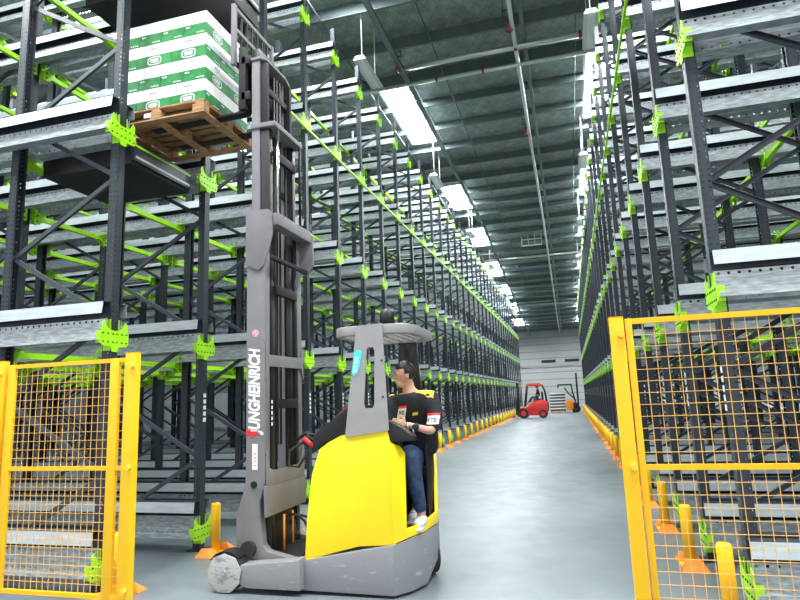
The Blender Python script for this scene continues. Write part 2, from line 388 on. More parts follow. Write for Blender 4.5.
# hanging linear lamps
def hang_lamp(x, y, z, i, side):
    t = empty('pendant_lamp', (x, y, z), '%s long white lamp on two cords, %s of the aisle' % (ORD[i], side), 'lamp', 'lamps hung over the aisle')
    b = MB(); b.prism([(-.16,0),(.16,0),(.09,.10),(-.09,.10)], 'xz', -.7, .7); b.build('housing', M['lamp'], t)
    b = MB(); b.box(-.07,.07,-.66,.66,-.012,0); b.build('tube_cover', M['white'], t)
    H = roof_z(y) - z
    for yy in (-.5, .5): MB().tube([(0,yy,.1),(0,yy,H)], .012, 6).build('cord', M['lamp'], t)
    return t
for i, y in enumerate((12.7, 20.5, 28.3, 36.1, 44.0, 52.0)):
    hang_lamp(-4.12, y, 9.45, i, 'left') if y < 40 else hang_lamp(-4.12, y, 8.9-.06*(y-44)*1.2, i, 'left')
    hang_lamp(1.06, y, 9.45, i, 'right') if y < 40 else hang_lamp(1.06, y, 8.9-.06*(y-44)*1.2, i, 'right')
o = MB(); o.bar((-2.0,33.2,10.2),(-.9,33.2,10.2),.08,.05); o.bar((-2.0,33.2,9.85),(-.9,33.2,9.85),.08,.05)
for x in (-2,-1.63,-1.27,-.9): o.bar((x,33.2,9.85),(x,33.2,10.5),.04,.04)
tag(o.build('ceiling_frame', M['lamp']), 'small pale metal frame hanging under the ceiling midway', 'frame')

# ------------------------------------------------------------------ racking
TOP = 9.3; FD = 1.35; MOD = 2.85
NOD = 0.725
def post_mesh(holes):
    def one(front):
        s = -1 if front else 1          # channel opens towards the other post
        m = MB(); w = .05; d = .085*s; l = .018
        m.sheet([(d,-w+l),(d,-w),(0,-w),(0,w),(d,w),(d,w-l)], 'z', 0.01, TOP, .0045, 0)
        return m.mesh('post', [M['steel_p'] if holes else M['steel']])
    return one(True), one(False)
postF, postB = post_mesh(True)
def brace_mesh(up):
    m = MB()
    a, b = ((-.05,0,0),(-FD+.05,0,NOD)) if up else ((-FD+.05,0,0),(-.05,0,NOD))
    a = Vector(a); b = Vector(b)
    m.bar(a, b, .045, .004, up=(0,1,0))
    d = (b-a).normalized(); n = d.cross(Vector((0,1,0))).normalized()
    for s in (-1,1): m.bar(a+n*.021*s+Vector((0,.014,0)), b+n*.021*s+Vector((0,.014,0)), .004, .03, up=(0,1,0))
    m.tube([a+Vector((0,-.03,0))+d*.02, a+Vector((0,.03,0))+d*.02], .012, 6)
    return m.mesh('brace', [M['brace']])
braceU, braceD = brace_mesh(True), brace_mesh(False)
foot_me = MB().box(-.1,.1,-.09,.09,0.001,.012).mesh('foot_plate', [M['steel']])
def bracket_geo(m, g, b, simple=False):
    half = [(0,-.16),(.035,-.16),(.045,-.115),(.155,-.105),(.175,-.085),(.175,0),(.16,.05),(.165,.10),(.135,.135),(.12,.10),(.095,.065),(.05,.045),(0,.04)]
    out = [(y,z) for y,z in half] + [(-y,z) for y,z in half[::-1]][1:-1]
    m.prism(out, 'yz', .006, .013, g)
    for s in (-1,1):
        m.box(-.045,.013, s*.178-.004, s*.178+.004, -.085, .03, g)      # folded side return
        m.box(-.07,.010, s*.0545-.003, s*.0545+.003, -.15, .15, g)        # cheeks hugging the post
    if not simple:
        for y in (-.15,-.09,-.025,.025,.09,.15):
            for z in (-.07,.01): m.tube([(.013,y,z),(.019,y,z)], .008, 6, b)
    return m
bracket_me = bracket_geo(MB(), 0, 1).mesh('rail_bracket', [M['green'], M['bolt']])
tagp = MB()
for i in range(5): tagp.box(.0055,.008,-.026,.026, .0+i*.07, .046+i*.07)
tag_me = MB().box(.0055,.008,-.026,.026, 0,.046).mesh('location_tag', [M['tag']])
def zig(up=False):
    z = .28; out = []
    while z + NOD < TOP-.1:
        out.append((z, up)); z += NOD; up = not up
    return out
# zig: first brace climbs from the back post to the face post
def frame_full(x, y, rz, label, group, face, up0=False):
    t = empty('upright_frame', (x, y, 0), label, 'rack frame', group, rz)
    link('post', postF, t); link('post', postB, t, (-FD,0,0))
    for z, up in zig(up0): link('brace', braceU if up else braceD, t, (0,0,z))
    link('foot_plate', foot_me, t, (-.04,0,0)); link('foot_plate', foot_me, t, (-FD+.04,0,0))
    if face:
        for L in LEV: link('rail_bracket', bracket_me, t, (0,0,L+.03))['label'] = 'lime green bracket'
        for q in range(5): link('location_tag', tag_me, t, (0,0,1.42+q*.07))['label'] = 'white location tag'
    return t
def frame_lo_mesh(face, up0=False):
    m = MB()
    for s, x in ((-1,0),(1,-FD)):
        w=.05; d=.08*s
        m.sheet([(x+d,-w),(x,-w),(x,w),(x+d,w)], 'z', .01, TOP, .005, 0)
    for z, up in zig(up0):
        a, b = ((-.05,0,z),(-FD+.05,0,z+NOD)) if up else ((-FD+.05,0,z),(-.05,0,z+NOD))
        m.bar(a, b, .045, .03, 1, up=(0,1,0))
    if face:
        for L in LEV:
            q = bracket_geo(MB(), 2, 2, True)
            m.poly([(a,b,c+L+.03) for a,b,c in q.v], q.f, 2)
        q = tagp
        m.poly([(a,b,c+1.42) for a,b,c in q.v], q.f, 3)
    return m.mesh('upright_frame', [M['steel'], M['brace'], M['green'], M['tag']])
LO = {(f, u): frame_lo_mesh(f, u) for f in (True, False) for u in (True, False)}
MODN = ['face row', 'second row deep', 'third row deep', 'fourth row deep', 'fifth row deep']
for side, X0, Y0, n_, rz, sd in (('left', XL, YL0, NL, 0, -1), ('right', XR, YR0, NR, PI, 1)):
    for i in range(n_):
        y = Y0 + i*PITCH
        mods = 5 if y < 19 else 3 if y < 32 else 2
        if side == 'right': mods = 5 if y < 10 else 4 if y < 16 else 2 if y < 32 else 1
        for k in range(mods):
            x = X0 + sd*k*MOD
            lab = 'dark upright frame, %s racking, %s, %s from the near end' % (side, MODN[k], ORD[i])
            grp = 'upright frames of the %s racking' % side
            if k == 0 and i < 9 or k == 1 and i < 5: frame_full(x, y, rz, lab, grp, k == 0, side == 'right')
            else:
                o = link('upright_frame', LO[(k == 0, side == 'right')], None, (x,y,0)); o.rotation_euler = (0,0,rz); tag(o, lab, 'rack frame', grp)

# rails: swept profile in (y, z); s = direction of the bay they serve
RLEN = 13.9
def rail_prof(s): return [(s*.165,.195),(s*.150,.305),(s*.064,.312),(s*.060,.168),(s*.092,.152),(s*.088,-.045),(s*.215,-.057),(s*.215,-.02)]
def rail_mesh(s, hi, x0=-RLEN, x1=.0):  # flange and recess strips get dark steel, painting in the shade under the band
    m = MB(); p = [(y + 0, z + .03) for y, z in rail_prof(s)]
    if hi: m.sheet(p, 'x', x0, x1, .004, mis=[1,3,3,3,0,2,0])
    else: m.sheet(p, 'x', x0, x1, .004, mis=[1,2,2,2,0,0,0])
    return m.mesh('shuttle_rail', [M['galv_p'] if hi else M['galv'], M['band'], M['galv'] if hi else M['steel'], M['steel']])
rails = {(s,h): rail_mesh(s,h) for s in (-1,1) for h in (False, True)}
LVN = ['floor', 'first', 'second', 'third', 'top']
BAYS = {'left': [], 'right': []}
far = {'left': MB(), 'right': MB()}
for side, X0, Y0, n_, rz, sd in (('left', XL, YL0, NL, 0, -1), ('right', XR, YR0, NR, PI, 1)):
    lim = 17 if side == 'left' else 13
    for i in range(n_):
        y = Y0 + i*PITCH
        for li, L in enumerate(LEV):
            for s in (-1, 1):
                if i < lim:
                    q = s if rz == 0 else -s       # world side of the post -> local side
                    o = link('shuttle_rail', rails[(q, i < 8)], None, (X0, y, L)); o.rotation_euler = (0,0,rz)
                    tag(o, 'galvanised rail on the %s side of the %s upright, %s tier, %s racking' % ('near' if s < 0 else 'far', ORD[i], LVN[li], side), 'rail', 'pallet rails of the %s racking' % side)
                else:
                    m = far[side]; p = [(y+a, L+.03+b) for a, b in rail_prof(s)]
                    xa, xb = (X0-8, X0) if sd < 0 else (X0, X0+8)
                    m.sheet(p, 'x', xa, xb, .006, mis=[1,2,2,2,0,0,0])  # dark steel strips again stand in for the shaded gap below the band
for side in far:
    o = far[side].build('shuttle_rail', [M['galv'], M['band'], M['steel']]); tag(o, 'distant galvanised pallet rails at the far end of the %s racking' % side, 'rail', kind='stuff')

# green support beams between posts, below the rails
def beam_mesh(plates=True):
    m = MB(); L = PITCH
    m.box(-.025,.025,.055,L-.055,-.07,-.005)
    if plates:
        for y, s in ((.056,1),(L-.056,-1)):
            m.prism([(y,-.14),(y+s*.09,-.14),(y+s*.12,-.09),(y+s*.20,-.07),(y+s*.20,-.005),(y+s*.12,.06),(y+s*.10,.11),(y,.11)], 'yz', -.034, -.026)
            m.prism([(y,-.14),(y+s*.09,-.14),(y+s*.12,-.09),(y+s*.20,-.07),(y+s*.20,-.005),(y+s*.12,.06),(y+s*.10,.11),(y,.11)], 'yz', .026, .034)
            for z in (-.10,-.02,.07):
                for xx in (.034,-.034): m.tube([(xx,y+s*.045,z),(xx*1.12,y+s*.045,z)], .013, 6, 1)
    return m.mesh('support_beam', [M['green'], M['bolt']])
beam_me = beam_mesh(); tie_me = MB().box(-.016,.016,.01,PITCH-.01,-.05,-.012).mesh('tie_beam', [M['green']])
BROW = [('behind the face frames', FD+.035), ('at the second frame row', MOD-.04), ('behind the second frames', MOD+FD+.035), ('at the third frame row', 2*MOD-.04), ('behind the third frames', 2*MOD+FD+.04)]
bst = MB()
for side, X0, Y0, n_, sd in (('left', XL, YL0, NL, -1), ('right', XR, YR0, NR, 1)):
    for i in range(n_-1):
        y = Y0 + i*PITCH
        rows = 5 if i < 6 else 3 if i < 12 else 1
        if side == 'right': rows = 4 if i < 4 else 2 if i < 9 else 1
        for r in range(rows):
            for li in range(1, 5):
                x = X0 + sd*BROW[r][1]; z = LEV[li]-.035
                if i < (9 if side == 'left' else 7):
                    o = link('support_beam', beam_me, None, (x, y, z)); tag(o, 'lime green beam %s, %s bay, %s tier, %s racking' % (BROW[r][0], ORD[i], LVN[li], side), 'beam', 'green support beams of the %s racking' % side)
                else: bst.box(x-.03, x+.03, y+.055, y+PITCH-.055, z-.07, z)
        # tie beam along the face, under the third tier
        if i < 14:
            o = link('tie_beam', tie_me, None, (X0 - sd*.045, y, LEV[3]-.1)); tag(o, 'lime green tie beam on the %s racking face, %s bay, third tier' % (side, ORD[i]), 'beam', 'green tie beams on the racking face')
        else: bst.box(X0-sd*.045-.025, X0-sd*.045+.025, y+.055, y+PITCH-.055, LEV[3]-.17, LEV[3]-.1)
o = bst.build('support_beam', M['green']); tag(o, 'distant lime green beams deep inside and far along the racking', 'beam', kind='stuff')

# bollards with folded orange guards
def tent(m, y0, s, mi=0):
    a = .13
    v = [(-.10,y0,.003),(.12,y0,.003),(-.10,y0+s*a,.003),(.12,y0+s*a,.003),(-.06,y0+s*.05,.085),(.06,y0+s*.03,.085)]
    m.poly(v, [(0,1,5,4),(3,2,4,5),(0,4,2),(1,3,5)], mi)
tube_me = MB().tube([(0,0,.01),(0,0,.515),(0,0,.53)], [.052,.052,.042], 20).mesh('bollard_tube', [M['yellow']])
base_me = MB().box(-.09,.09,-.09,.09,0.001,.012).mesh('base_plate', [M['yellow']])
gA = MB(); tent(gA, .11, 1); gA = gA.mesh('folded_guard', [M['orange']])
gB = MB(); tent(gB, -.11, -1); gB = gB.mesh('folded_guard', [M['orange']])
lo = MB().tube([(0,0,0),(0,0,.53)], .052, 10); tent(lo, .11, 1, 1); tent(lo, -.11, -1, 1); lo = lo.mesh('bollard', [M['yellow'], M['orange']])
for side, X, Y0, n_, sd in (('left', XL+.24, YL0-.10, NL, 1), ('right', XR-.175, YR0-.20, NR, -1)):
    for i in range(n_):
        y = Y0 + i*PITCH; lab = 'yellow bollard at the foot of the %s racking, %s from the near end' % (side, ORD[i]); grp = 'bollards along the %s racking' % side
        if i < 8:
            t = empty('bollard', (X,y,0), lab, 'bollard', grp); link('bollard_tube', tube_me, t); link('base_plate', base_me, t)
            for g in (gA, gB): link('folded_guard', g, t)['label'] = 'orange folded guard'
        else: tag(link('bollard', lo, None, (X,y,0)), lab, 'bollard', grp)
# ------------------------------------------------------------------ safety fence
def wire(m, x0, x1, z0, z1, y, dx, dz, w=.0032):
    n = int(round((x1-x0)/dx)); k = int(round((z1-z0)/dz))
    for i in range(1, n): x = x0+(x1-x0)*i/n; m.box(x-w/2, x+w/2, y, y+w, z0, z1)
    for i in range(1, k): z = z0+(z1-z0)*i/k; m.box(x0, x1, y-w, y, z-w/2, z+w/2)
def fence_panel(name_label, xs, y, zt=1.965, zb=.33, zm=1.18, tube=.04, group='mesh fence panels', dx=.05, dz=.06):
    x0, x1 = xs[0][0], xs[-1][1]
    t = empty('mesh_fence_panel', ((x0+x1)/2, y, 0), name_label, 'fence panel', group)
    for a, b in xs: MB().box(a, b, y-.015, y+.015, zb, zt).build('stile', M['yellow'], t, bevel=.004)
    for z, h in ((zt-.03,.03),(zm,.028),(zb,.03)):
        for (a0, a1), (b0, b1) in zip(xs[:-1], xs[1:]): MB().box(a1, b0, y-.012, y+.012, z, z+h).build('cross_rail', M['yellow'], t)
    for (a0, a1), (b0, b1) in zip(xs[:-1], xs[1:]):
        m = MB(); wire(m, a1, b0, zb+.03, zm, y, dx, dz); wire(m, a1, b0, zm+.028, zt-.03, y, dx, dz); m.build('wire_mesh', M['mesh'], t)
    world_parts(t); return t
def fence_post(x, y, label, w=.08, h=2.0):
    t = empty('fence_post', (x, y, 0), label, 'post', 'fence posts')
    MB().box(-w/2, w/2, -.03, .03, .008, h-.004).build('tube', M['yellow'], t, bevel=.005)
    MB().box(-w/2, w/2, -.03, .03, h-.004, h).build('cap', M['orange'], t)
    MB().box(-.09, .09, -.07, .07, 0.001, .008).build('base_plate', M['yellow'], t)
    for z in (h-.10, 1.2, .4):
        m = MB(); m.tube([(w/2-.02,-.03,z),(w/2-.02,-.055,z)], .018, 12); m.build('fixing_knob', M['shirt_yellow'], t)
    return t
fence_panel('yellow mesh fence panel at the right edge, in front of the right racking', [(.315,.35),(1.85,1.885)], 3.45, dx=.055, dz=.062, zt=1.985)
fence_post(.27, 3.45, 'yellow fence post standing at the right edge of the aisle', .075)
fence_panel('yellow mesh fence panel at lower left, beside the truck mast', [(-4.125,-4.06),(-3.185,-3.11),(-3.06,-3.045)], 3.56)
fence_post(-3.0, 3.56, 'yellow fence post nearest the truck mast, at the end of the left fence', .085)
fence_panel('yellow mesh fence panel cut off by the left picture edge', [(-5.60,-5.56),(-4.33,-4.29)], 3.56)
fence_post(-4.205, 3.56, 'yellow fence post close to the left picture edge', .085)

# ------------------------------------------------------------------ pallet shuttles (flat carriers on the rails)
def shuttle(x0, x1, z, label, zb=-.14):
    yc = YL0 + PITCH/2
    t = empty('pallet_shuttle', ((x0+x1)/2, yc, z), label, 'pallet shuttle', 'pallet shuttles on the rails')
    hx = (x1-x0)/2
    MB().box(-hx, hx, -.50, .50, zb, .12).build('body', M['black'], t, bevel=.012)
    MB().box(-hx+.08, hx-.08, -.36, -.22, .12, .15).build('lift_bar', M['black'], t)
    MB().box(-hx+.08, hx-.08, .22, .36, .12, .15).build('lift_bar', M['black'], t)
    m = MB(); m.box(hx, hx+.025, -.49, .49, -.10, .10); m.build('bumper', M['steel'], t)
    m = MB(); m.box(hx+.025, hx+.03, -.47, .47, .055, .075); m.build('stripe', M['green'], t)['label'] = 'lime green stripe'
    m = MB(); m.box(hx+.025, hx+.029, -.46, .46, -.07, -.045); m.build('edge_strip', M['band'], t)['label'] = 'silver edge strip'
    for sx in (-1, 1):
        for sy in (-1, 1): MB().tube([(sx*(hx-.15),sy*.50,.095),(sx*(hx-.15),sy*.585,.095)], .05, 14).build('wheel', M['rubber'], t)
    return t
shuttle(-5.40, -4.24, 4.284, 'black pallet shuttle under the wooden pallet, second tier of left racking')
shuttle(-4.95, -3.32, 6.434, 'black pallet shuttle jutting out above the stacked cartons, third tier', -.30)

# ------------------------------------------------------------------ pallet and cartons on the forks
PX0, PX1, PY0, PY1, PZ = -4.58, -3.40, 4.93, 5.93, 4.60
t = empty('wooden_pallet', ((PX0+PX1)/2, (PY0+PY1)/2, PZ), 'wooden pallet raised on the forks beneath the green and white cartons', 'pallet')
def plank(x0,x1,y0,y1,z0,z1,n='board'): MB().box(x0,x1,y0,y1,z0,z1).build(n, M['wood'], t, bevel=.003, seg=1)
for y0 in (PY0, PY1-.10): plank(PX0, PX1, y0, y0+.10, PZ, PZ+.02)
for x0 in (PX0, (PX0+PX1)/2-.05, PX1-.10): plank(x0, x0+.10, PY0+.10, PY1-.10, PZ, PZ+.02)
for y0 in (PY0, (PY0+PY1)/2-.05, PY1-.10):
    for x0 in (PX0, (PX0+PX1)/2-.07, PX1-.14): plank(x0, x0+.14, y0, y0+.10, PZ+.02, PZ+.10, 'block')
for x0 in (PX0, (PX0+PX1)/2-.05, PX1-.10): plank(x0, x0+.10, PY0, PY1, PZ+.10, PZ+.12)
for i in range(7):
    y0 = PY0 + i*(1.0-.10)/6; plank(PX0, PX1, y0, y0+.10, PZ+.12, PZ+.142)
MB().box(-4.13,-4.05, PY0-.003, PY0, PZ+.04, PZ+.09).build('paper_label', M['white'], t)['label'] = 'white paper label'
world_parts(t)
CL, CW, CH = .43, .28, .262
def carton_mesh(L, W, H):
    """long side along x"""
    m = MB(); x, y = L/2-.002, W/2-.002; h = H-.004; g = h*.49
    m.box(-x, x, -y, y, 0, g, 1); m.box(-x, x, -y, y, g, h, 0)
    return m.mesh('carton_body', [M['carton_white'], M['carton_green'], M['carton_grey']])
def print_mesh(kind):
    """print on a face lying in the x-z plane, looking towards -y"""
    m = MB()
    def r(x0,x1,z0,z1,mi=0): m.box(x0,x1,-.0015,0,z0,z1,mi)
    if kind == 'badge':
        n = 20; o = []; q = []
        for k in range(n):
            a = 2*PI*k/n; ex = lambda v,p: math.copysign(abs(v)**p, v)
            o.append((ex(math.cos(a),.6)*.088, .062+ex(math.sin(a),.6)*.050)); q.append((ex(math.cos(a),.6)*.076, .062+ex(math.sin(a),.6)*.038))
        for k in range(n):
            j = (k+1)%n; m.quad([(o[k][0],-.0015,o[k][1]),(o[j][0],-.0015,o[j][1]),(q[j][0],-.0015,q[j][1]),(q[k][0],-.0015,q[k][1])])
        r(-.055,.05,.075,.086); r(-.06,.055,.056,.068); r(-.05,.045,.040,.048); return m.mesh('printed_badge', [M['carton_white']])
    if kind == 'dark':
        for k in range(3):
            x = -.045+k*.032; m.poly([(x,-.0015,.185),(x+.004,-.0015,.185),(x+.012,-.0015,.222),(x+.008,-.0015,.222)], [(0,1,2,3)]); m.poly([(x+.010,-.0015,.185),(x+.014,-.0015,.185),(x+.022,-.0015,.222),(x+.018,-.0015,.222)], [(0,1,2,3)]); r(x,x+.024,.203,.207)
        r(-.03,.03,.172,.175); return m.mesh('printed_mark', [M['bolt']])
    if kind == 'short':
        for k in range(4): r(.02+k*.026,.038+k*.026,.018,.028)
        for k in range(2): r(-.115+k*.03,-.093+k*.03,.09,.104)
        return m.mesh('printed_dashes', [M['carton_white']])
cm = carton_mesh(CL, CW, CH); pm = {k: print_mesh(k) for k in ('badge','dark','short')}
def carton(x, y, z, rot, label):
    t = empty('carton', (x,y,z), label, 'carton', 'green and white cartons on the raised pallet', PI/2 if rot else 0)
    link('carton_body', cm, t)
    for s in (0, PI):
        for k in ('badge','dark'):
            o = link({'badge':'printed_badge','dark':'printed_mark'}[k], pm[k], t); o.rotation_euler = (0,0,s); o.location = Vector((0,-(CW/2-.0018),0)); o.location.rotate(Matrix.Rotation(s,3,'Z'))
        o = link('printed_dashes', pm['short'], t); o.rotation_euler = (0,0,s+PI/2); o.location = Vector((CL/2-.0018,0,0)); o.location.rotate(Matrix.Rotation(s,3,'Z'))
LAYN = ['bottom layer','second layer up','third layer up','top layer']
for l in range(4):
    z = PZ+.142+.001+l*CH; x1 = -3.42
    if l % 2 == 0:
        for c in range(2):
            for r_ in range(3): carton(x1-CL*(c+.5), PY0+.05+CW*(r_+.5), z, False, 'green and white carton, %s, %s from the mast, %s back' % (LAYN[l], ORD[c], ORD[r_]))
        for r_ in range(2): carton(x1-CL*2-CW/2, PY0+.05+CL*(r_+.5), z, True, 'green and white carton, %s, at the racking end, %s back' % (LAYN[l], ORD[r_]))
    else:
        for c in range(4):
            for r_ in range(2): carton(x1-CW*(c+.5), PY0+.05+CL*(r_+.5), z, True, 'green and white carton, %s, %s from the mast, %s back' % (LAYN[l], ORD[c], ORD[r_]))

# ------------------------------------------------------------------ reach truck
T = empty('reach_truck', (-2.1, 5.45, 0), 'yellow and grey reach truck with a tall raised mast, in front of left racking', 'forklift truck')
def tb(m, name, ma, bevel=0.0, parent=None, label=None, **k):
    o = m.build(name, ma, parent or T, bevel=bevel, **k)
    if label: o['label'] = label
    return o
# chassis with load legs
plan = [(-2.38,4.87),(-1.505,4.87),(-1.39,5.02),(-1.31,5.22),(-1.275,5.55),(-1.33,5.85),(-1.42,5.95),(-2.38,5.95)]
topz = [.262,.42,.445,.45,.46,.46,.46,.28]
botz = [.03,.02,.02,.025,.17,.17,.10,.03]
n = len(plan)
m = MB(); m.poly([(x,y,z) for (x,y),z in zip(plan,botz)] + [(x,y,z) for (x,y),z in zip(plan,topz)] , [(0,7,1),(7,6,5,4,3,2,1)] + [(i,(i+1)%n,n+(i+1)%n,n+i) for i in range(n)] + [(n+0,n+1,n+7),(n+1,n+2,n+3,n+4,n+5,n+6,n+7)])
tb(m, 'chassis', M['chassis'], .02, fix=True, label='scuffed grey chassis')
for y0, y1 in ((4.79,4.95),(5.93,6.09)):
    m = MB(); m.prism([(-2.90,.09),(-2.92,.18),(-2.86,.235),(-2.36,.285),(-2.30,.30),(-2.30,.05),(-2.8,.05)], 'xz', y0, y1); tb(m, 'load_leg', M['chassis'], .012, fix=True)
m = MB().box(-2.95,-2.36,4.95,5.93,.10,.19); tb(m, 'reach_carriage_base', M['mast_dark'], .01)
for y0, y1, yc in ((4.79,4.93,4.775),(5.95,6.09,6.105)):
    w = tb(MB().tube([(-3.01,y0,.165),(-3.01,y1,.165)], .16, 32), 'load_wheel', M['rubber'])
    n = 9; m = MB(); m.prism([(-3.01+.172*math.cos(2*PI*k/n+.2)*(1 if k%2 else .96), .165+.164*math.sin(2*PI*k/n+.2)) for k in range(n)], 'xz', min(yc,yc+.014), max(yc,yc+.014)); o = m.build('wheel_cover', M['wheel_cover'], w, bevel=.004, fix=True); o['label'] = 'scraped metal wheel cover'
    s = -1 if yc < 5 else 1
    o = MB().tube([(-3.01,yc,.165),(-3.01,yc+s*.012,.165)], .028, 16).build('hub_cap', M['truck_grey'], w)
    q = MB().tube([(-3.01,yc+s*.012,.165),(-3.01,yc+s*.02,.165)], .012, 12).build('hub_bolt', M['chrome'], w)
tb(MB().tube([(-2.87,4.92,.33),(-2.87,5.0,.33)], .07, 20), 'leg_roller', M['rubber'])
m = MB(); pts = [(-3.01+.18*math.cos(a), .165+.18*math.sin(a)) for a in [PI*.25+PI*.55*k/10 for k in range(11)]] + [(-3.01+.168*math.cos(a), .165+.168*math.sin(a)) for a in [PI*.8-PI*.55*k/10 for k in range(11)]]
m.prism(pts, 'xz', 4.79, 4.94); tb(m, 'wheel_guard', M['mast_dark'])
# rear drive wheel and shadowed underside step
tb(MB().tube([(-1.50,5.55,.165),(-1.35,5.66,.165)], .16, 24), 'drive_wheel', M['rubber'])
# outer mast
for y0, y1 in ((4.965,5.075),(5.775,5.885)):
    m = MB(); m.prism([(-2.885,3.44),(-2.885,.98),(-2.90,.85),(-2.99,.60),(-3.0,.34),(-2.98,.24),(-2.44,.20),(-2.44,.25),(-2.70,.31),(-2.74,.36),(-2.745,.72),(-2.69,.92),(-2.69,3.44)], 'xz', y0, y1); tb(m, 'outer_mast_rail', M['mast_grey'], .008, fix=True)
for y in (4.955,):
    m = MB(); m.prism([(-2.89,3.47),(-2.89,2.93),(-2.76,2.86),(-2.70,2.90),(-2.64,3.06),(-2.60,3.22),(-2.61,3.42),(-2.65,3.46)], 'xz', y-.012, y+.01); tb(m, 'mast_head_plate', M['mast_grey'], .004, fix=True)
m = MB(); m.prism([(-2.70,3.42),(-2.70,2.96),(-2.60,2.96),(-2.54,3.05),(-2.54,3.38),(-2.60,3.42)], 'xz', 5.86, 5.90); tb(m, 'mast_head_plate', M['mast_grey'], .004, fix=True)
tb(MB().box(-2.68,-2.55,4.965,5.87,3.30,3.42), 'mast_head_beam', M['mast_grey'], .01)
tb(MB().box(-2.64,-2.60,4.965,5.87,2.96,3.00), 'lower_head_bar', M['mast_dark'], .005)
def hplate(zc, h, flare, name):
    m = MB(); pts = []
    pts = [(4.97,zc-h-flare),(5.03,zc-h),(5.82,zc-h),(5.88,zc-h-flare),(5.88,zc+h+flare),(5.82,zc+h),(5.03,zc+h),(4.97,zc+h+flare)]
    m.prism(pts, 'yz', -2.685, -2.668); tb(m, name, M['mast_grey'], .003, fix=True)
hplate(2.0, .055, .12, 'mast_cross_plate')
m = MB(); m.prism([(4.97,1.19),(5.03,1.02),(5.12,.99),(5.72,.99),(5.80,1.02),(5.86,1.16),(5.88,1.16),(5.88,.86),(4.97,.86)], 'yz', -2.685, -2.668); tb(m, 'mast_cross_plate', M['mast_grey'], .003, fix=True)
tb(MB().box(-2.690,-2.670,4.93,5.90,.60,.87), 'mast_foot_plate', M['mast_grey'], .004)
tb(MB().box(-2.80,-2.70,5.08,5.77,.24,.60), 'tilt_block', M['black'], .01)
# middle and inner stages
for (y0, y1) in ((5.085,5.165),(5.685,5.765)):
    tb(MB().box(-2.80,-2.70,y0,y1,.35,4.36), 'middle_mast_rail', M['black'], .006)
    tb(MB().box(-2.895,-2.805,y0-.012 if y0<5.4 else y0-.02,y1-.01 if y0 < 5.4 else y1+.012,.40,5.13), 'inner_mast_rail', M['mast_grey'], .008)
    tb(MB().box(-2.80,-2.73,y0+.01,y1-.01,4.38,5.10), 'inner_rail_web', M['mast_dark'], .004)
m = MB(); m.prism([(-2.90,5.055),(-2.62,5.055),(-2.62,5.79),(-2.68,5.82),(-2.84,5.80),(-2.90,5.75)], 'xy', 4.37, 4.42); tb(m, 'middle_stage_head', M['mast_grey'], .006, fix=True)
m = MB(); m.prism([(-2.905,5.06),(-2.79,5.05),(-2.74,5.12),(-2.73,5.60),(-2.77,5.80),(-2.905,5.79)], 'xy', 5.13, 5.16); tb(m, 'inner_stage_head', M['mast_grey'], .008, fix=True)
for z in (4.05, 2.65, 1.55): tb(MB().box(-2.70,-2.655,5.165,5.685,z,z+.09), 'stage_cross_tie', M['mast_dark'], .004)
for z in (4.80, 3.75): tb(MB().box(-2.79,-2.755,5.165,5.685,z,z+.07), 'stage_cross_tie', M['mast_dark'], .004)
for y, ma in ((5.13,M['chrome']),(5.72,M['mast_dark'])): tb(MB().tube([(-2.625,y,3.42),(-2.625,y,4.36)], .015, 12), 'lift_rod', ma)
for y in (5.20, 5.65): tb(MB().tube([(-2.74,y,.35),(-2.74,y,3.25)], .032, 14), 'lift_cylinder', M['mast_dark'])
for y in (5.35, 5.42, 5.50): 
    m = MB(); m.box(-2.775,-2.76,y-.015,y+.015,1.2,5.05); tb(m, 'lift_chain', M['black'])
for y in (5.28, 5.57):
    tb(MB().tube([(-2.73,y,.5),(-2.73,y,4.3)], .012, 8), 'mast_hose', M['rubber'])
# marks on the mast
mk = face_mtx((-2.795, 4.9635, 1.33), (0,0,1), (-1,0,0))
# red cap shape leads the lettering, the letters read upward
L = text_obj('lettering', 'JUNGHEINRICH', .155, mk, M['white'], T, .0008, squash=.80, shear=.22, bold=.0065)
bx = [v.co.z for v in L.data.vertices]; k = .80/(max(bx)-min(bx)); z0 = min(bx)
for v in L.data.vertices: v.co.z = 1.32 + (v.co.z-z0)*k
L['label'] = 'white lettering reading JUNGHEINRICH'
m = MB(); m.prism([(-2.885,1.325),(-2.885,1.36),(-2.835,1.38),(-2.835,1.355),(-2.755,1.355),(-2.755,1.325),(-2.80,1.325),(-2.80,1.31),(-2.835,1.295),(-2.835,1.325)], 'xz', 4.9615, 4.963); tb(m, 'logo_mark', M['bright_red'], fix=True, label='red angular logo mark')
c = []; 
m = MB().tube([(-2.79,4.9645,2.26),(-2.79,4.9625,2.26)], .032, 24); d = tb(m, 'round_sticker', M['white'], label='round white sticker with red ring')
m = MB()
for k in range(24):
    a, b = 2*PI*k/24, 2*PI*(k+1)/24
    m.quad([(-2.79+.027*math.cos(a),4.962,2.26+.027*math.sin(a)),(-2.79+.027*math.cos(b),4.962,2.26+.027*math.sin(b)),(-2.79+.019*math.cos(b),4.962,2.26+.019*math.sin(b)),(-2.79+.019*math.cos(a),4.962,2.26+.019*math.sin(a))])
m.quad([(-2.807,4.962,2.25),(-2.80,4.962,2.243),(-2.773,4.962,2.27),(-2.78,4.962,2.277)]); m.build('red_print', M['bright_red'], d)
m = MB().box(-2.82,-2.765,4.9625,4.965,1.01,1.24); d = tb(m, 'data_sticker', M['white'], label='white vertical sticker')
q = MB()
for zz in (1.04,1.08,1.11,1.145): q.box(-2.797,-2.785,4.9615,4.9625,zz,zz+.014)
q.build('sticker_print', M['bright_red'], d)
tb(MB().tube([(-2.80,4.965,.88),(-2.80,4.952,.88)], .03, 16), 'pivot_bolt', M['mast_dark'])
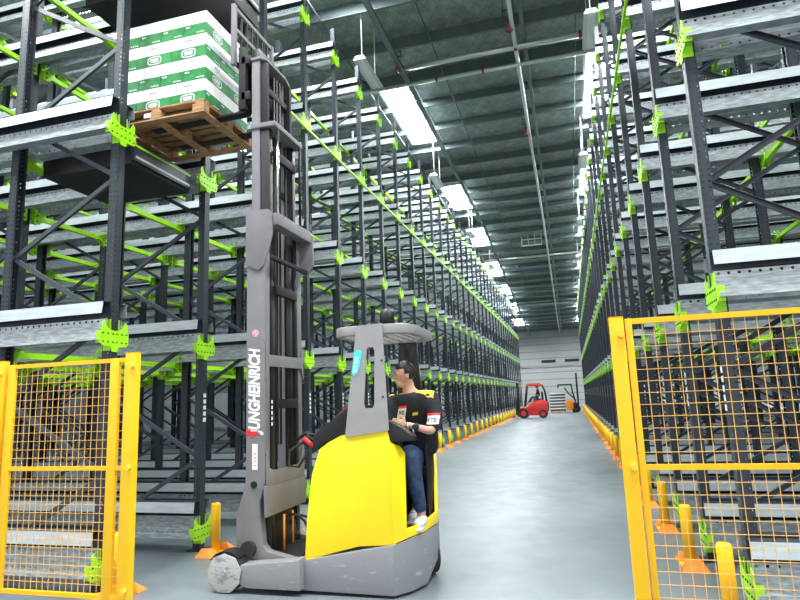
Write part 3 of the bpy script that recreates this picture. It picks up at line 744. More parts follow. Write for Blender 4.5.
tb(MB().tube([(-2.80,4.965,3.40),(-2.80,4.953,3.40)], .018, 12), 'lifting_eye', M['black'])
for k in range(5):
    tb(MB().box(-2.67,-2.668,4.995,5.02,1.40+k*.05,1.43+k*.05), 'scale_mark', M['white'])
# fork carriage, forks and load backrest
for y in (5.06, 5.76): tb(MB().box(-3.06,-2.98,y-.03,y+.03,4.60,5.30), 'carriage_upright', M['mast_dark'], .006)
for z in (4.70, 5.10): tb(MB().box(-3.03,-2.93,5.03,5.79,z,z+.09), 'carriage_bar', M['mast_dark'], .006)
tb(MB().box(-2.96,-2.90,5.18,5.64,4.75,5.35), 'carriage_frame', M['black'], .006)
for y in (5.20, 5.66):
    m = MB(); m.prism([(-3.03,5.17),(-3.06,5.17),(-3.075,4.70),(-3.14,4.645),(-4.10,4.628),(-4.22,4.625),(-4.22,4.622),(-3.05,4.622),(-3.03,4.66)], 'xz', y-.055, y+.055); tb(m, 'fork', M['mast_dark'], .003, fix=True)
br = MB().box(-3.13,-3.085,4.99,5.04,5.10,5.80); tb(br, 'backrest_post', M['mast_grey'], .004)
tb(MB().box(-3.13,-3.085,5.80,5.85,5.10,5.80), 'backrest_post', M['mast_grey'], .004)
for z in (5.74, 5.50, 5.12): tb(MB().box(-3.125,-3.09,5.04,5.80,z,z+.045), 'backrest_rail', M['mast_grey'] if z > 5.2 else M['mast_dark'], .004)
for k in range(6):
    y = 5.14+k*.112; tb(MB().box(-3.115,-3.095,y,y+.025,5.14,5.74), 'backrest_bar', M['mast_dark'], .003)
MASTP = ('outer_mast_rail','mast_head','lower_head_bar','mast_cross_plate','mast_foot_plate','tilt_block','middle_','inner_','stage_','lift_rod','lift_cyl','lift_chain','mast_hose')
for c in T.children:
    if c.name.startswith(MASTP):
        for v in c.data.vertices:
            v.co.y = 4.965 + (v.co.y-4.965)*.86
            if v.co.z > .7: v.co.x -= .028
            else: v.co.x -= .028*max(0, (v.co.z-.3)/.4)
for c in T.children:
    if c.name.startswith(('lettering','logo_mark','round_sticker','data_sticker','pivot_bolt','lifting_eye')):
        for q in (c,)+tuple(c.children): 
            for v in q.data.vertices: v.co.x -= .028
# body: tall yellow side panel, hood, rear shell
prof = [(-2.30,.245),(-2.275,.62),(-2.225,.98),(-2.15,1.19),(-2.06,1.25),(-1.95,1.30),(-1.76,1.345),(-1.60,1.365),(-1.535,1.365),(-1.515,1.29),(-1.50,1.22),(-1.485,.415),(-1.62,.405),(-1.80,.395),(-2.00,.345),(-2.16,.30)]
m = MB(); m.prism(prof, 'xz', 4.884, 4.955); tb(m, 'side_panel', M['truck_yellow'], .012, fix=True)
m = MB(); m.prism([(x, z) for x, z in prof[:9]] + [(-1.70,1.30),(-1.72,.44)] + [(-2.0,.38),(-2.16,.335)], 'xz', 4.957, 5.95); tb(m, 'hood', M['truck_yellow'], .01, fix=True)
m = MB(); m.poly([(-1.502,4.875,.42),(-1.41,4.985,.447),(-1.41,4.985,.50),(-1.40,4.985,1.14),(-1.44,4.97,1.20),(-1.502,4.875,1.24),(-1.52,4.93,.44),(-1.44,5.02,.447),(-1.44,5.02,.50),(-1.43,5.02,1.14),(-1.46,5.01,1.20),(-1.52,4.93,1.24)],
   [(0,1,2,3,4,5),(11,10,9,8,7,6),(0,6,7,1),(1,7,8,2),(2,8,9,3),(3,9,10,4),(4,10,11,5),(5,11,6,0)])
tb(m, 'corner_panel', M['truck_yellow'], .005, fix=True)
shell = [(-1.42,4.98),(-1.315,5.22),(-1.27,5.55),(-1.325,5.85),(-1.42,5.96),(-1.9,5.96)]
def wallstrip(pl, z0s, z1s, t_, name, ma, label=None):
    m = MB(); n = len(pl); P = [Vector(p) for p in pl]; inn = []
    for i in range(n):
        d = (P[min(i+1,n-1)] - P[max(i-1,0)]).normalized(); inn.append(P[i] + Vector((-d.y, d.x))*t_)
    v = [(P[i].x,P[i].y,z0s[i]) for i in range(n)] + [(P[i].x,P[i].y,z1s[i]) for i in range(n)] + [(inn[i].x,inn[i].y,z0s[i]) for i in range(n)] + [(inn[i].x,inn[i].y,z1s[i]) for i in range(n)]
    f = []
    for i in range(n-1):
        f += [(i,i+1,n+i+1,n+i),(2*n+i+1,2*n+i,3*n+i,3*n+i+1),(n+i,n+i+1,3*n+i+1,3*n+i),(i+1,i,2*n+i,2*n+i+1)]
    f += [(0,n,3*n,2*n),(n-1,3*n-1,4*n-1,2*n-1)]
    m.poly(v, f); tb(m, name, ma, .006, fix=True, label=label)
wallstrip(shell, [.445,.455,.465,.465,.465,.465], [.52,.53,.56,1.20,1.25,1.25], .03, 'rear_shell', M['truck_yellow'])
tb(MB().prism([(-1.72,5.03),(-1.45,5.03),(-1.335,5.24),(-1.31,5.55),(-1.38,5.82),(-1.45,5.90),(-1.72,5.90)], 'xy', .462, .475), 'cab_floor', M['black'])
tb(MB().box(-1.715,-1.70,5.0,5.93,.48,1.28), 'front_bulkhead', M['black'])
tb(MB().box(-1.69,-1.42,5.84,5.91,.48,1.35), 'seat_back', M['black'], .02)
s_ = tb(MB().box(-1.66,-1.335,5.50,5.83,.85,.945), 'seat', M['black'], .03)
tb(MB().box(-1.60,-1.36,5.60,5.80,.48,.85), 'seat_base', M['mast_dark'], .01)
tb(MB().box(-1.60,-1.44,4.99,5.08,.90,1.31), 'side_cushion', M['black'], .02)
m = MB(); m.prism([(-1.66,1.30),(-1.66,1.40),(-1.52,1.42),(-1.40,1.36),(-1.30,1.29),(-1.29,1.245),(-1.40,1.24),(-1.5,1.24)], 'xz', 4.90, 5.01); tb(m, 'armrest_console', M['black'], .015, fix=True)
m = MB(); m.tube([(-1.47+.10*math.cos(a), 5.07+.07*math.sin(a), 1.30) for a in [2*PI*k/20 for k in range(21)]], .012, 8, cap=False); tb(m, 'steering_wheel', M['rubber'])
tb(MB().tube([(-1.47,5.07,1.18),(-1.47,5.07,1.29)], .02, 10), 'steering_column', M['black'])
tb(MB().tube([(-1.385,5.04,1.32),(-1.385,5.04,1.40)], .010, 8), 'control_lever', M['chrome'])
tb(MB().tube([(-1.34,5.05,1.29),(-1.34,5.06,1.36)], .010, 8), 'control_lever', M['chrome'])
for x in (-1.64,): tb(MB().box(x-.05,x+.05,5.36,5.44,.476,.50), 'pedal', M['mast_dark'], .004)
m = MB(); m.prism([(5.42,.52),(5.42,1.12),(5.46,1.18),(5.70,1.18),(5.70,.52)], 'yz', -1.335, -1.318); tb(m, 'side_shield', M['mast_dark'], .004, fix=True)
# dark dash and visor in front of the cab
m = MB(); m.prism([(-2.235,1.17),(-2.225,1.30),(-2.10,1.40),(-1.88,1.55),(-1.80,1.55),(-1.80,1.345),(-1.95,1.305),(-2.10,1.25)], 'xz', 4.93, 5.9); tb(m, 'dashboard', M['mast_dark'], .008, fix=True)
m = MB(); m.prism([(-2.06,1.425),(-1.87,1.60),(-1.79,1.65),(-1.79,1.552),(-1.88,1.552)], 'xz', 4.95, 4.958); tb(m, 'visor', M['glass_red'], label='dark red visor')
# front pillar plate with slot
def slotted():
    o = [(-1.90,1.29),(-1.77,2.245),(-1.535,2.255),(-1.505,1.34)]
    s0 = [(-1.72,1.56),(-1.685,2.02),(-1.672,2.05),(-1.622,2.05),(-1.61,2.02),(-1.625,1.56),(-1.64,1.53),(-1.71,1.53)]
    m = MB(); ya, yb = 4.866, 4.883
    bm = bmesh.new()
    vo = [bm.verts.new((x,ya,z)) for x,z in o]; vi = [bm.verts.new((x,ya,z)) for x,z in s0]
    eds = [bm.edges.new((vo[i],vo[(i+1)%4])) for i in range(4)] + [bm.edges.new((vi[i],vi[(i+1)%8])) for i in range(8)]
    bmesh.ops.triangle_fill(bm, use_beauty=True, edges=eds)
    # drop faces inside the slot
    for f in list(bm.faces):
        c = f.calc_center_median()
        if all(v in vi for v in f.verts): bm.faces.remove(f)
    r = bmesh.ops.extrude_face_region(bm, geom=list(bm.faces)); bmesh.ops.translate(bm, vec=(0,yb-ya,0), verts=[g for g in r['geom'] if isinstance(g, bmesh.types.BMVert)])
    bmesh.ops.recalc_face_normals(bm, faces=bm.faces)
    me = bpy.data.meshes.new('cab_pillar'); bm.to_mesh(me); bm.free(); me.materials.append(M['truck_grey']); return me
link('cab_pillar', slotted(), T)
for z in (1.62, 1.93): tb(MB().tube([(-1.545,4.866,z),(-1.545,4.860,z)], .009, 10), 'pillar_bolt', M['bolt'])
m = MB(); m.prism([(-1.822,1.83),(-1.805,1.81),(-1.775,1.83),(-1.758,1.86),(-1.730,1.98),(-1.728,2.015),(-1.74,2.03),(-1.775,2.03),(-1.792,2.01)], 'xz', 4.861, 4.8655)
st = tb(m, 'model_sticker', M['cyan'], label='turquoise sticker with white characters', fix=True)
o = text_obj('sticker_lettering', 'ETV 216', .05, face_mtx((-1.790, 4.8595, 1.835), (.16,0,1), (-1,0,.16)), M['white'], T, .0006, squash=.8, bold=.001)
o.parent = st
# overhead guard
def ring(pts_o, pts_i, z0, z1, name, ma):
    m = MB(); n = len(pts_o); v = [(x,y,z0) for x,y in pts_o]+[(x,y,z1) for x,y in pts_o]+[(x,y,z0) for x,y in pts_i]+[(x,y,z1) for x,y in pts_i]; f = []
    for i in range(n):
        j = (i+1)%n; f += [(i,j,n+j,n+i),(2*n+j,2*n+i,3*n+i,3*n+j),(n+i,n+j,3*n+j,3*n+i),(j,i,2*n+i,2*n+j)]
    m.poly(v, f); tb(m, name, ma, .01, fix=True)
def rr(x0,x1,y0,y1,r,n=6):
    out = []
    for cx,cy,a0 in ((x1-r,y0+r,-PI/2),(x1-r,y1-r,0),(x0+r,y1-r,PI/2),(x0+r,y0+r,PI)):
        out += [(cx+r*math.cos(a0+PI/2*k/n), cy+r*math.sin(a0+PI/2*k/n)) for k in range(n+1)]
    return out
ring(rr(-2.04,-1.29,4.885,5.93,.22), rr(-1.98,-1.36,4.955,5.86,.16), 2.165, 2.25, 'overhead_guard', M['truck_grey'])
for x in (-1.86,-1.75,-1.64,-1.53,-1.44): tb(MB().box(x-.012,x+.012,4.94,5.87,2.18,2.225), 'guard_bar', M['truck_grey'])
m = MB(); m.prism([(-1.72,1.30),(-1.68,2.175),(-1.50,2.175),(-1.43,1.30)], 'xz', 5.87, 5.915); tb(m, 'rear_pillar', M['black'], .01, fix=True)
m = MB(); m.tube([(-1.60,5.25,2.25),(-1.60,5.25,2.40),(-1.60,5.25,2.43)], [.068,.068,.045], 20); tb(m, 'warning_beacon', M['black'])
tb(MB().box(-1.72,-1.66,5.10,5.35,2.225,2.30), 'beacon_bracket', M['mast_dark'], .005)
# hoses and orange lines between mast and body
for dx, dy, r_ in ((0,0,.20),(.03,.12,.17)):
    pts = [(-2.62+dx+r_*1.1*math.cos(a)*.8, 5.30+dy+.05*k/8, .36+r_*math.sin(a)) for k, a in enumerate([PI*j/8 for j in range(9)])]
    tb(MB().tube([(pts[0][0],pts[0][1],.2)]+pts+[(pts[-1][0],pts[-1][1],.2)], .013, 8), 'hydraulic_hose', M['rubber'])
for y in (5.22, 5.40):
    tb(MB().tube([(-2.66,y,.22),(-2.66,y,.58)], .011, 8), 'orange_line', M['orange'], label='orange line')
pts = [(-2.40,5.2,1.33),(-2.38,5.15,1.15),(-2.45,5.1,1.02),(-2.55,5.1,1.03),(-2.55,5.12,1.16),(-2.40,5.2,1.26),(-2.26,5.3,1.24)]
tb(MB().tube(pts, .014, 8), 'looped_hose', M['rubber'])
tb(MB().tube([(-2.6,5.3,1.22),(-2.45,5.25,1.31),(-2.3,5.3,1.27)], .016, 8), 'looped_hose', M['rubber'])
tb(MB().tube([(-2.42,5.15,1.27),(-2.33,5.15,1.20)], .022, 8), 'hose_coupling', M['bright_red'], label='red coupling')
m = MB(); m.poly([(-2.95,4.97,.20),(-2.40,4.97,.24),(-2.35,5.9,.30),(-2.95,5.9,.20),(-2.62,5.4,.30),(-2.42,5.5,.36)], [(0,1,4),(1,5,4),(1,2,5),(2,3,4,5),(3,0,4)]); tb(m, 'reach_cover', M['mast_dark'])
world_parts(T)

# ------------------------------------------------------------------ driver
def skin_mesh(verts, edges, rad, sub=2, remesh=None):
    me = bpy.data.meshes.new('sk'); me.from_pydata([tuple(v) for v in verts], edges, [])
    ob = bpy.data.objects.new('sk', me); COL.objects.link(ob)
    sm = ob.modifiers.new('s', 'SKIN'); ss = ob.modifiers.new('u', 'SUBSURF'); ss.levels = sub; ss.render_levels = sub
    if not me.skin_vertices: me.attributes  # layer comes with the modifier
    for i, r in enumerate(rad):
        sv = me.skin_vertices[0].data[i]; sv.radius = r if isinstance(r, tuple) else (r, r)
        sv.use_root = (i == 0)
    bpy.context.view_layer.update()
    out = bpy.data.meshes.new_from_object(ob.evaluated_get(bpy.context.evaluated_depsgraph_get()))
    bpy.data.objects.remove(ob); return out
def ellipsoid(c, r, rot=None, nu=20, nv=14, fn=None):
    v = []; f = []
    for j in range(nv+1):
        th = PI*j/nv
        for i in range(nu):
            p = Vector((math.sin(th)*math.cos(2*PI*i/nu), math.sin(th)*math.sin(2*PI*i/nu), math.cos(th)))
            q = Vector((p.x*r[0], p.y*r[1], p.z*r[2]))
            if fn: q = fn(p, q)
            if rot: q = rot @ q
            v.append(tuple(q + Vector(c)))
    for j in range(nv):
        for i in range(nu):
            a, b = j*nu+i, j*nu+(i+1)%nu; f.append((a, a+nu, b+nu, b))
    return v, f
def join_remesh(parts, vox, smooth=4):
    bm = bmesh.new()
    for p in parts:
        if isinstance(p, bpy.types.Mesh): bm.from_mesh(p)
        else:
            vs = [bm.verts.new(q) for q in p[0]]
            for f in p[1]:
                try: bm.faces.new([vs[i] for i in f])
                except ValueError: pass
    bmesh.ops.remove_doubles(bm, verts=bm.verts, dist=1e-5)
    bmesh.ops.recalc_face_normals(bm, faces=bm.faces)
    me = bpy.data.meshes.new('j'); bm.to_mesh(me); bm.free()
    ob = bpy.data.objects.new('j', me); COL.objects.link(ob)
    r = ob.modifiers.new('r', 'REMESH'); r.mode = 'VOXEL'; r.voxel_size = vox; r.use_smooth_shade = True
    s = ob.modifiers.new('s', 'SMOOTH'); s.factor = .5; s.iterations = smooth
    bpy.context.view_layer.update()
    out = bpy.data.meshes.new_from_object(ob.evaluated_get(bpy.context.evaluated_depsgraph_get()))
    bpy.data.objects.remove(ob)
    for p in out.polygons: p.use_smooth = True
    return out
def head_parts(c, fwd, tilt=0.0, k=1.0):
    """head centred at c, face towards fwd; returns solids, rotation"""
    a = math.atan2(fwd[1], fwd[0]); R = Matrix.Rotation(a, 3, 'Z') @ Matrix.Rotation(tilt, 3, 'Y')
    def skull(p, q):
        # local +x = face
        if p.z < 0: q.y *= 1 - .28*(-p.z); q.x *= 1 - (.42 if p.x < 0 else .05)*(-p.z)
        if p.x > 0: q.x *= 1 - .10*abs(p.z)
        return q
    P = []
    def E(o, r, fn=None, rot=None):
        v, f = ellipsoid((0,0,0), [x*k for x in r], rot, 18, 12, fn)
        P.append(([tuple(R @ (Vector(q) + Vector(o)*k) + Vector(c)) for q in v], f))
    E((0,0,0.01), (.098,.078,.118), skull)
    E((.045,0,-.075), (.045,.045,.038))                      # jaw and chin
    E((.098,0,-.018), (.022,.013,.016)); E((.090,0,.006), (.014,.010,.030), rot=Matrix.Rotation(-.35,3,'Y'))   # nose
    E((.083,0,-.050), (.014,.024,.007)); E((.080,0,-.062), (.013,.021,.007))    # lips
    E((.082,.030,.026), (.012,.024,.007)); E((.082,-.030,.026), (.012,.024,.007))    # brow ridge
    for s in (-1,1): E((-.010,s*.078,-.012), (.018,.009,.032), rot=Matrix.Rotation(.15,3,'Y'))   # ears
    return P, R
def sub(me, name, m, parent, thick=None):
    me.name = name; me.materials.clear(); me.materials.append(m)
    for p in me.polygons: p.use_smooth = True
    return link(name, me, parent)
PO = Vector((-1.42, 5.6, .476))
PR = empty('person', PO, 'person in a black shirt and jeans driving the reach truck, looking at the mast', 'person')
HC = Vector((-1.492, 5.40, 1.815)); FW = Vector((-1,-.42,0)).normalized()
hp, HR = head_parts(HC, FW, .06)
V = [(-1.40,5.62,1.03),(-1.40,5.60,1.20),(-1.415,5.53,1.38),(-1.43,5.46,1.565),(-1.460,5.43,1.66),(-1.475,5.42,1.78),      # 0-5 spine, neck
     (-1.255,5.44,1.578),(-1.205,5.36,1.41),(-1.215,5.20,1.305),(-1.325,5.08,1.352),(-1.40,5.05,1.375),                      # 6-10 left arm (to palm)
     (-1.605,5.41,1.568),(-1.66,5.34,1.37),(-1.66,5.20,1.24),(-1.58,5.10,1.29),(-1.54,5.06,1.31),                           # 11-15 right arm
     (-1.46,5.60,1.03),(-1.45,5.34,1.09),(-1.405,5.14,1.11),(-1.375,5.18,.86),(-1.35,5.26,.60),(-1.35,5.26,.545),(-1.36,5.15,.52), # 16-22 right leg
     (-1.42,5.62,1.03),(-1.425,5.50,1.06),(-1.42,5.40,1.05),(-1.45,5.47,.82),(-1.47,5.52,.62),(-1.47,5.51,.545),(-1.48,5.39,.52)]     # 23-29 left leg
Ed = [(0,1),(1,2),(2,3),(3,4),(4,5),(3,6),(6,7),(7,8),(8,9),(9,10),(3,11),(11,12),(12,13),(13,14),(14,15),(0,16),(16,17),(17,18),(18,19),(19,20),(20,21),(21,22),(0,23),(23,24),(24,25),(25,26),(26,27),(27,28),(28,29)]
Rd = [(.14,.11),(.14,.11),(.16,.115),(.13,.095),.062,.054, .068,.05,.042,.028,.030, .068,.05,.042,.028,.030, .09,.088,.082,.064,.044,.036,.03, .085,.078,.062,.052,.04,.036,.03]
body = skin_mesh(V, Ed, Rd)
def hand(palm, wrist, side, curl=.5, up=Vector((0,0,1))):
    """palm block plus five bent fingers of unequal length"""
    palm = Vector(palm); d = (palm - Vector(wrist)).normalized(); u = up.normalized(); x = d.cross(u).normalized(); u = x.cross(d).normalized(); out = []
    out.append(ellipsoid(palm + d*.015, (1,1,1), None, 14, 8, lambda p,q: d*(p.x*.048) + u*(p.y*.040) + x*(p.z*.017)))
    for i, L in enumerate((.066,.076,.070,.056)):
        b = palm + d*.045 + u*(.030-.020*i); v = [b - d*.02, b]
        a = .25; cur = b
        for s, seg in enumerate((.42,.33,.25)):
            a += curl; cur = cur + (d*math.cos(a) + x*side*math.sin(a))*L*seg; v.append(cur)
        out.append(skin_mesh(v, [(j,j+1) for j in range(len(v)-1)], [.0095,.0092,.0086,.0080,.0070], 1))
    b = palm - d*.012 + u*.030; v = [b, b + u*.022 + d*.016, b + u*.034 + d*.040 + x*side*.012, b + u*.032 + d*.062 + x*side*.022]
    out.append(skin_mesh(v, [(0,1),(1,2),(2,3)], [.014,.0115,.0095,.008], 1))
    return out
hl = hand((-1.425,5.035,1.380), (-1.325,5.08,1.352), 1, .30); hr = hand((-1.525,5.055,1.315), (-1.58,5.10,1.29), -1, .75)
full = join_remesh([body] + hp + hl + hr, .0065, 3)
B = sub(full, 'body', M['skin'], PR)
def clone_region(idx, edges, scale, add, name, ma, sub_=2):
    mp = {v: i for i, v in enumerate(idx)}
    vs = [V[i] for i in idx]; rr_ = []
    for i in idx:
        r = Rd[i]; r = r if isinstance(r, tuple) else (r, r); rr_.append((r[0]*scale+add, r[1]*scale+add))
    me = skin_mesh(vs, [(mp[a],mp[b]) for a,b in edges], rr_, sub_)
    return me
V[4] = (-1.45,5.44,1.64)
sh = clone_region([0,1,2,3,4,6,7,8,11,12,13,14], [(0,1),(1,2),(2,3),(3,4),(3,6),(6,7),(7,8),(3,11),(11,12),(12,13),(13,14)], 1.08, .022, 'shirt', None)
SH = sub(join_remesh([sh], .009, 10), 'shirt', M['cloth'], PR)
tr = clone_region([0,16,17,18,19,20,23,24,25,26,27], [(0,16),(16,17),(17,18),(18,19),(19,20),(0,23),(23,24),(24,25),(25,26),(26,27)], 1.02, .012, 'trousers', None)
sub(join_remesh([tr], .009, 3), 'trousers', M['denim'], PR)
for (ax, ay, az), (tx, ty, tz) in (((-1.35,5.27,.55),(-1.362,5.13,.52)), ((-1.47,5.52,.55),(-1.48,5.38,.52))):
    v = [(ax,ay+.05,.53),(ax,ay+.005,.548),((ax+tx)/2,(ay+ty)/2,.532),(tx,ty,.520)]
    s_ = skin_mesh(v, [(0,1),(1,2),(2,3)], [(.044,.048),(.052,.062),(.056,.050),(.048,.036)], 2)
    o = sub(s_, 'shoe', M['shoe'], PR); o['label'] = 'white lace-up shoe'
    m = MB(); m.prism([(tx-.044,ty-.02),(tx+.044,ty-.02),(ax+.04,ay+.08),(ax-.04,ay+.08)], 'xy', .477, .50); m.build('sole', M['white'], o, bevel=.006)
    for q in range(3):
        c = Vector((ax,ay,.600)).lerp(Vector((tx,ty,.556)), .25+.2*q); MB().bar(c-Vector((.022,0,0)), c+Vector((.022,0,0)), .006, .006).build('lace', M['carton_grey'], o)
# hair: a shell over the top and back of the skull
hv, hf = ellipsoid((0,0,0), (.106,.086,.124), None, 40, 28, lambda p,q: Vector((q.x*(1-.10*max(0,-p.z)*4 if p.x<0 else 1), q.y, q.z)))
keep = []
for f in hf:
    c = sum((Vector(hv[i]) for i in f), Vector())/4
    if c.z > .055 - .0*c.x and c.x < .085 or (c.x < .02 and c.z > -.005) or (c.x < -.030 and c.z > -.05) : keep.append(f)
m = MB(); m.poly([tuple(HR @ (Vector(v)+Vector((-.004,0,.012))) + HC) for v in hv], keep, 0, True)
hair = m.build('hair', M['hair'], PR)
so = hair.modifiers.new('thickness', 'SOLIDIFY'); so.thickness = .012; so.offset = -1
for s in (-1, 1):
    e = HR @ Vector((.085, s*.030, .012)) + HC
    v_, f_ = ellipsoid(e, (.006,.011,.005), None, 10, 6); m = MB(); m.poly(v_, f_, 0, True); m.build('eye', M['bolt'], PR)
    e = HR @ Vector((.092, s*.031, .036)) + HC; d = HR @ Vector((0, s*.018, .002))
    MB().bar(e-d, e+d, .006, .006).build('eyebrow', M['hair'], PR)
# things drawn onto the cloth follow its surface
bpy.context.view_layer.update()
def drape(me, target, off, direction=(0,1,0), back=.4):
    d = Vector(direction); bad = set()
    for v in me.vertices:
        ok, loc, nor, _ = target.ray_cast(v.co - d*back, d)
        if ok: v.co = loc - d*off
        else: bad.add(v.index)
    if bad:
        bm = bmesh.new(); bm.from_mesh(me); bm.verts.ensure_lookup_table()
        bmesh.ops.delete(bm, geom=[bm.verts[i] for i in bad], context='VERTS'); bm.to_mesh(me); bm.free()
    me.update()
def patch(name, x0, x1, z0, z1, mats, rows, target, parent, skew=0.0, off=.004, nx=10, nz=12):
    m = MB()
    for j in range(nz):
        k = rows[min(len(rows)-1, int(j*len(rows)/nz))]
        for i in range(nx):
            q = []
            for a, b in ((i,j),(i+1,j),(i+1,j+1),(i,j+1)):
                zz = z0+(z1-z0)*b/nz; q.append((x0+(x1-x0)*a/nx + skew*(zz-z0), 5.0, zz + skew*.3*(x0+(x1-x0)*a/nx-x0)))
            m.quad(q, k)
    me = m.mesh(name, mats); drape(me, target, off); return link(name, me, parent)
def cloth_text(s, size, x, z, target, parent, sk=.0, name='lettering'):
    o = text_obj(name, s, size, face_mtx((x,5.0,z), (1,0,.0), (0,0,1)), M['bolt'], parent, 0.0, squash=1.0, shear=sk, bold=.0012)
    drape(o.data, target, .011); return o
p_ = patch('chest_patch', -1.575, -1.50, 1.395, 1.53, [M['bright_red'], M['white']], [0,1,1,1,1,0], SH, PR, skew=.25); p_['label'] = 'white patch with red edges and dark letters'
cloth_text('XE', .045, -1.552, 1.468, SH, p_, .2)
p_ = patch('sleeve_patch', -1.275, -1.14, 1.365, 1.46, [M['bright_red'], M['white']], [1,1,1,0], SH, PR, skew=0, off=.004); p_['label'] = 'white sleeve band with red edge and dark letters'
cloth_text('XTE', .05, -1.262, 1.40, SH, p_, .1)
patch('chest_logo', -1.425, -1.375, 1.44, 1.468, [M['shirt_yellow']], [0], SH, PR, skew=.3)['label'] = 'small yellow logo'
for a, b in ((-1.64,-1.52),(-1.385,-1.22)):
    m = MB(); nx, ny = 12, 8
    for i in range(nx):
        for j in range(ny):
            m.quad([(a+(b-a)*(i+di)/nx, 5.36+.15*(j+dj)/ny, 1.72) for di,dj in ((0,0),(1,0),(1,1),(0,1))])
    me = m.mesh('shoulder_yoke', [M['shirt_yellow']]); drape(me, SH, .005, (0,0,-1), .3)
    link('shoulder_yoke', me, PR)['label'] = 'yellow shoulder panel'
wd = (Vector(V[9])-Vector(V[8])).normalized(); wc = Vector(V[9])
MB().tube([wc-wd*.012, wc+wd*.012], .036, 18).build('watch_strap', M['black'], PR)
MB().tube([wc+Vector((.0,-.045,.005)), wc+Vector((0,-.030,.003))], .021, 18).build('watch', M['black'], PR)
world_parts(PR)

# ------------------------------------------------------------------ far end of the aisle
F = empty('counterbalance_forklift', (-2.4, 40.6, 0), 'red counterbalance forklift far down the aisle, in front of left racking', 'forklift truck')
def fb(m, name, ma, bevel=0.0, **k): return m.build(name, ma, F, bevel=bevel, **k)
fb(MB().prism([(-1.55,.35),(-1.50,1.02),(-1.75,1.18),(-2.35,1.12),(-2.9,.72),(-3.3,.68),(-3.35,.30),(-2.9,.18),(-2.0,.18),(-1.7,.22)], 'xz', 40.05, 41.15), 'body', M['red'], .04, fix=True)
fb(MB().prism([(-1.52,.4),(-1.46,.98),(-1.60,1.1),(-1.74,1.1),(-1.74,.4)], 'xz', 40.1, 41.1), 'counterweight', M['mast_dark'], .03, fix=True)
for x, r_ in ((-1.85,.27),(-3.1,.33)):
    for y in (40.0, 41.0): 
        w = fb(MB().tube([(x,y,r_),(x,y+.2,r_)], r_, 24), 'wheel', M['rubber']); MB().tube([(x,y-.01,r_),(x,y+.02,r_)], r_*.5, 16).build('wheel_hub', M['red'] , w)
fb(MB().box(-2.45,-1.75,40.3,40.9,1.12,1.25), 'seat', M['black'], .04); fb(MB().box(-1.9,-1.78,40.3,40.9,1.2,1.7), 'seat_back', M['black'], .04)
fb(MB().prism([(-1.72,2.14),(-2.0,2.26),(-2.6,2.26),(-2.85,2.16),(-2.85,2.09),(-1.72,2.06)], 'xz', 40.1, 41.1), 'overhead_guard', M['red'], .02, fix=True)
for y in (40.12, 41.06):
    fb(MB().tube([(-1.58,y,1.05),(-1.66,y,1.7),(-1.80,y,2.1)], .045, 8), 'guard_post', M['black']); fb(MB().tube([(-3.0,y,.75),(-2.8,y,2.1)], .045, 8), 'guard_post', M['black'])
for y in (40.25, 40.95): fb(MB().box(-3.48,-3.36,y-.06,y+.06,.1,2.3), 'mast_rail', M['black'])
for z in (.5, 1.3, 2.15): fb(MB().box(-3.46,-3.38,40.3,40.9,z,z+.1), 'mast_cross_bar', M['black'])
fb(MB().box(-3.6,-3.5,40.1,41.1,.2,1.2), 'fork_carriage', M['black'])
for y in (40.35, 40.85): fb(MB().box(-3.90,-3.6,y-.06,y+.06,.08,.13), 'fork', M['black'])
fb(MB().tube([(-2.85,40.6,.9),(-2.65,40.6,1.25)], .03, 8), 'steering_column', M['black'])
fb(MB().tube([(-2.65+.0,40.6+.17*math.cos(a),1.25+.05*math.sin(a)) for a in [2*PI*j/14 for j in range(15)]], .02, 6, cap=False), 'steering_wheel', M['black'])
world_parts(F)
Q = empty('person', (-2.15,40.6,1.25), 'person in dark clothes seated on the distant red forklift', 'person')
v = [(-2.12,40.6,1.36),(-2.10,40.6,1.55),(-2.10,40.6,1.75),(-2.12,40.6,1.86),(-2.14,40.6,1.94),(-2.10,40.42,1.72),(-2.25,40.40,1.50),(-2.50,40.48,1.35),(-2.10,40.78,1.72),(-2.25,40.80,1.50),(-2.50,40.72,1.35),(-2.2,40.5,1.34),(-2.55,40.48,1.36),(-2.65,40.48,1.0),(-2.75,40.48,.93),(-2.2,40.7,1.34),(-2.55,40.72,1.36),(-2.65,40.72,1.0),(-2.75,40.72,.93)]
e = [(0,1),(1,2),(2,3),(3,4),(2,5),(5,6),(6,7),(2,8),(8,9),(9,10),(0,11),(11,12),(12,13),(13,14),(0,15),(15,16),(16,17),(17,18)]
bd = skin_mesh(v, e, [.12,.12,.12,.06,.05,.06,.05,.035,.06,.05,.035,.085,.07,.05,.04,.085,.07,.05,.04], 1)
h2, R2 = head_parts((-2.16,40.6,2.0-.0), (-1,-.2,0), 0, .95)
sub(join_remesh([bd]+[(p[0],p[1]) for p in h2], .018, 1), 'body', M['skin'], Q)
ix = [0,1,2,3,5,6,8,9]; mp_ = {a:i for i,a in enumerate(ix)}
sub(skin_mesh([v[i] for i in ix], [(mp_[a],mp_[b]) for a,b in ((0,1),(1,2),(2,3),(2,5),(5,6),(2,8),(8,9))], [.14,.14,.14,.07,.075,.065,.075,.065], 2), 'jacket', M['cloth'], Q)
ix = [0,11,12,13,15,16,17]; mp_ = {a:i for i,a in enumerate(ix)}
sub(skin_mesh([v[i] for i in ix], [(mp_[a],mp_[b]) for a,b in ((0,11),(11,12),(12,13),(0,15),(15,16),(16,17))], [.13,.10,.085,.065,.10,.085,.065], 2), 'trousers', M['denim'], Q)
v_, f_ = ellipsoid(Vector((-2.15,40.6,2.035)), (.098,.082,.085), None, 16, 10); m = MB(); m.poly(v_, f_, 0, True); m.build('hair', M['hair'], Q)
world_parts(Q)
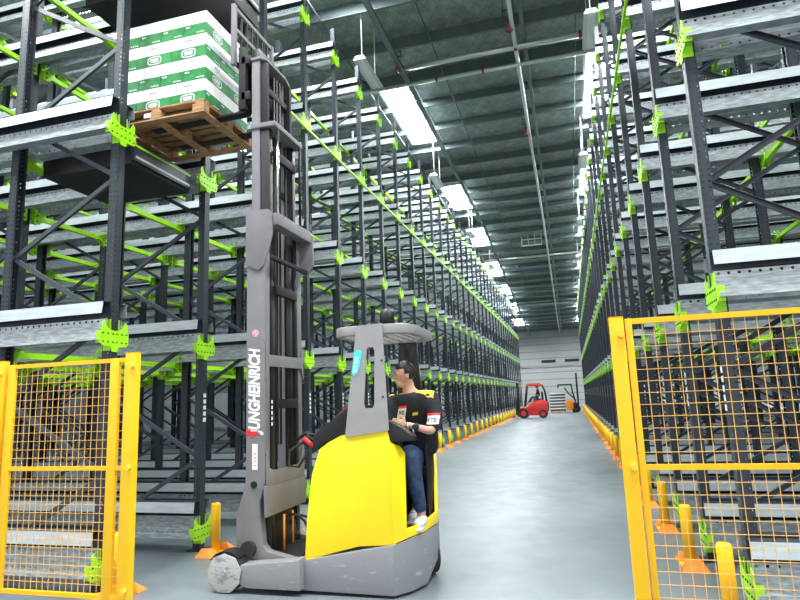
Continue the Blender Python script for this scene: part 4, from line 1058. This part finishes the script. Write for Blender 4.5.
# stacked pallet of cartons near the end wall
t = empty('orange_pallet', (-1.1,50.55,0), 'orange pallet on the floor under the distant stack of cartons', 'pallet')
for x in (-1.70,-1.14,-.62): MB().box(x,x+.12,50,51.1,0,.10).build('runner', M['orange'], t)
MB().box(-1.72,-.48,50,51.1,.10,.14).build('deck', M['orange'], t)
world_parts(t)
cmx = {}
for l in range(6):
    for c in range(3):
        if 'b' not in cmx:
            m = MB(); m.box(-.198,.198,-.5,.5,0,.13,1); m.box(-.198,.198,-.5,.5,.13,.235,0); cmx['b'] = m.mesh('carton', [M['carton_white'], M['steel']])
        tag(link('carton', cmx['b'], None, (-1.1+(c-1)*.40, 50.55, .142+l*.24)), 'dark and white carton in the distant stack, %s layer up, %s from left' % (ORD[l], ORD[c]), 'carton', 'cartons in the distant stack')
G = empty('parked_reach_truck', (.2, 50, 0), 'black and orange reach truck parked beside the distant stack of cartons', 'forklift truck')
def gb(m, name, ma, bevel=0.0, **k): return m.build(name, ma, G, bevel=bevel, **k)
for y in (49.7, 50.3): gb(MB().box(.42,.56,y-.06,y+.06,.1,3.1), 'mast_rail', M['black'])
for z in (.6, 1.6, 2.9): gb(MB().box(.45,.53,49.76,50.24,z,z+.1), 'mast_cross_bar', M['black'])
gb(MB().box(-.45,.1,49.5,50.5,.15,.95), 'body', M['orange'], .05)
gb(MB().box(.1,.42,49.55,50.45,.12,.75), 'front_hood', M['black'], .03)
for y in (49.55, 50.45):
    gb(MB().tube([(.30,y,.75),(.12,y,1.6),(.05,y,2.18)], .06, 8), 'guard_post', M['black'])
    gb(MB().tube([(.35,y,.15),(.0,y,.15)], .15, 12), 'side_leg', M['black'])
gb(MB().prism([(.12,2.25),(-1.0,2.25),(-1.05,1.95),(-.97,1.95),(-.93,2.15),(.12,2.15)], 'xz', 49.5, 50.5), 'overhead_guard', M['black'], .01, fix=True)
gb(MB().tube([(.38,49.6,.27),(.38,49.75,.27)], .26, 18), 'wheel', M['rubber']); gb(MB().tube([(.38,50.25,.27),(.38,50.4,.27)], .26, 18), 'wheel', M['rubber'])
gb(MB().tube([(.3,49.9,1.0),(-.2,49.9,1.5),(-.5,49.9,1.95)], .05, 8), 'guard_strut', M['black'])
world_parts(G)
# ------------------------------------------------------------------ light
w = bpy.data.worlds.new('World'); S.world = w; w.use_nodes = True
bg = w.node_tree.nodes['Background']; bg.inputs[0].default_value = (0.93, 0.97, 1.0, 1); bg.inputs[1].default_value = 1.25
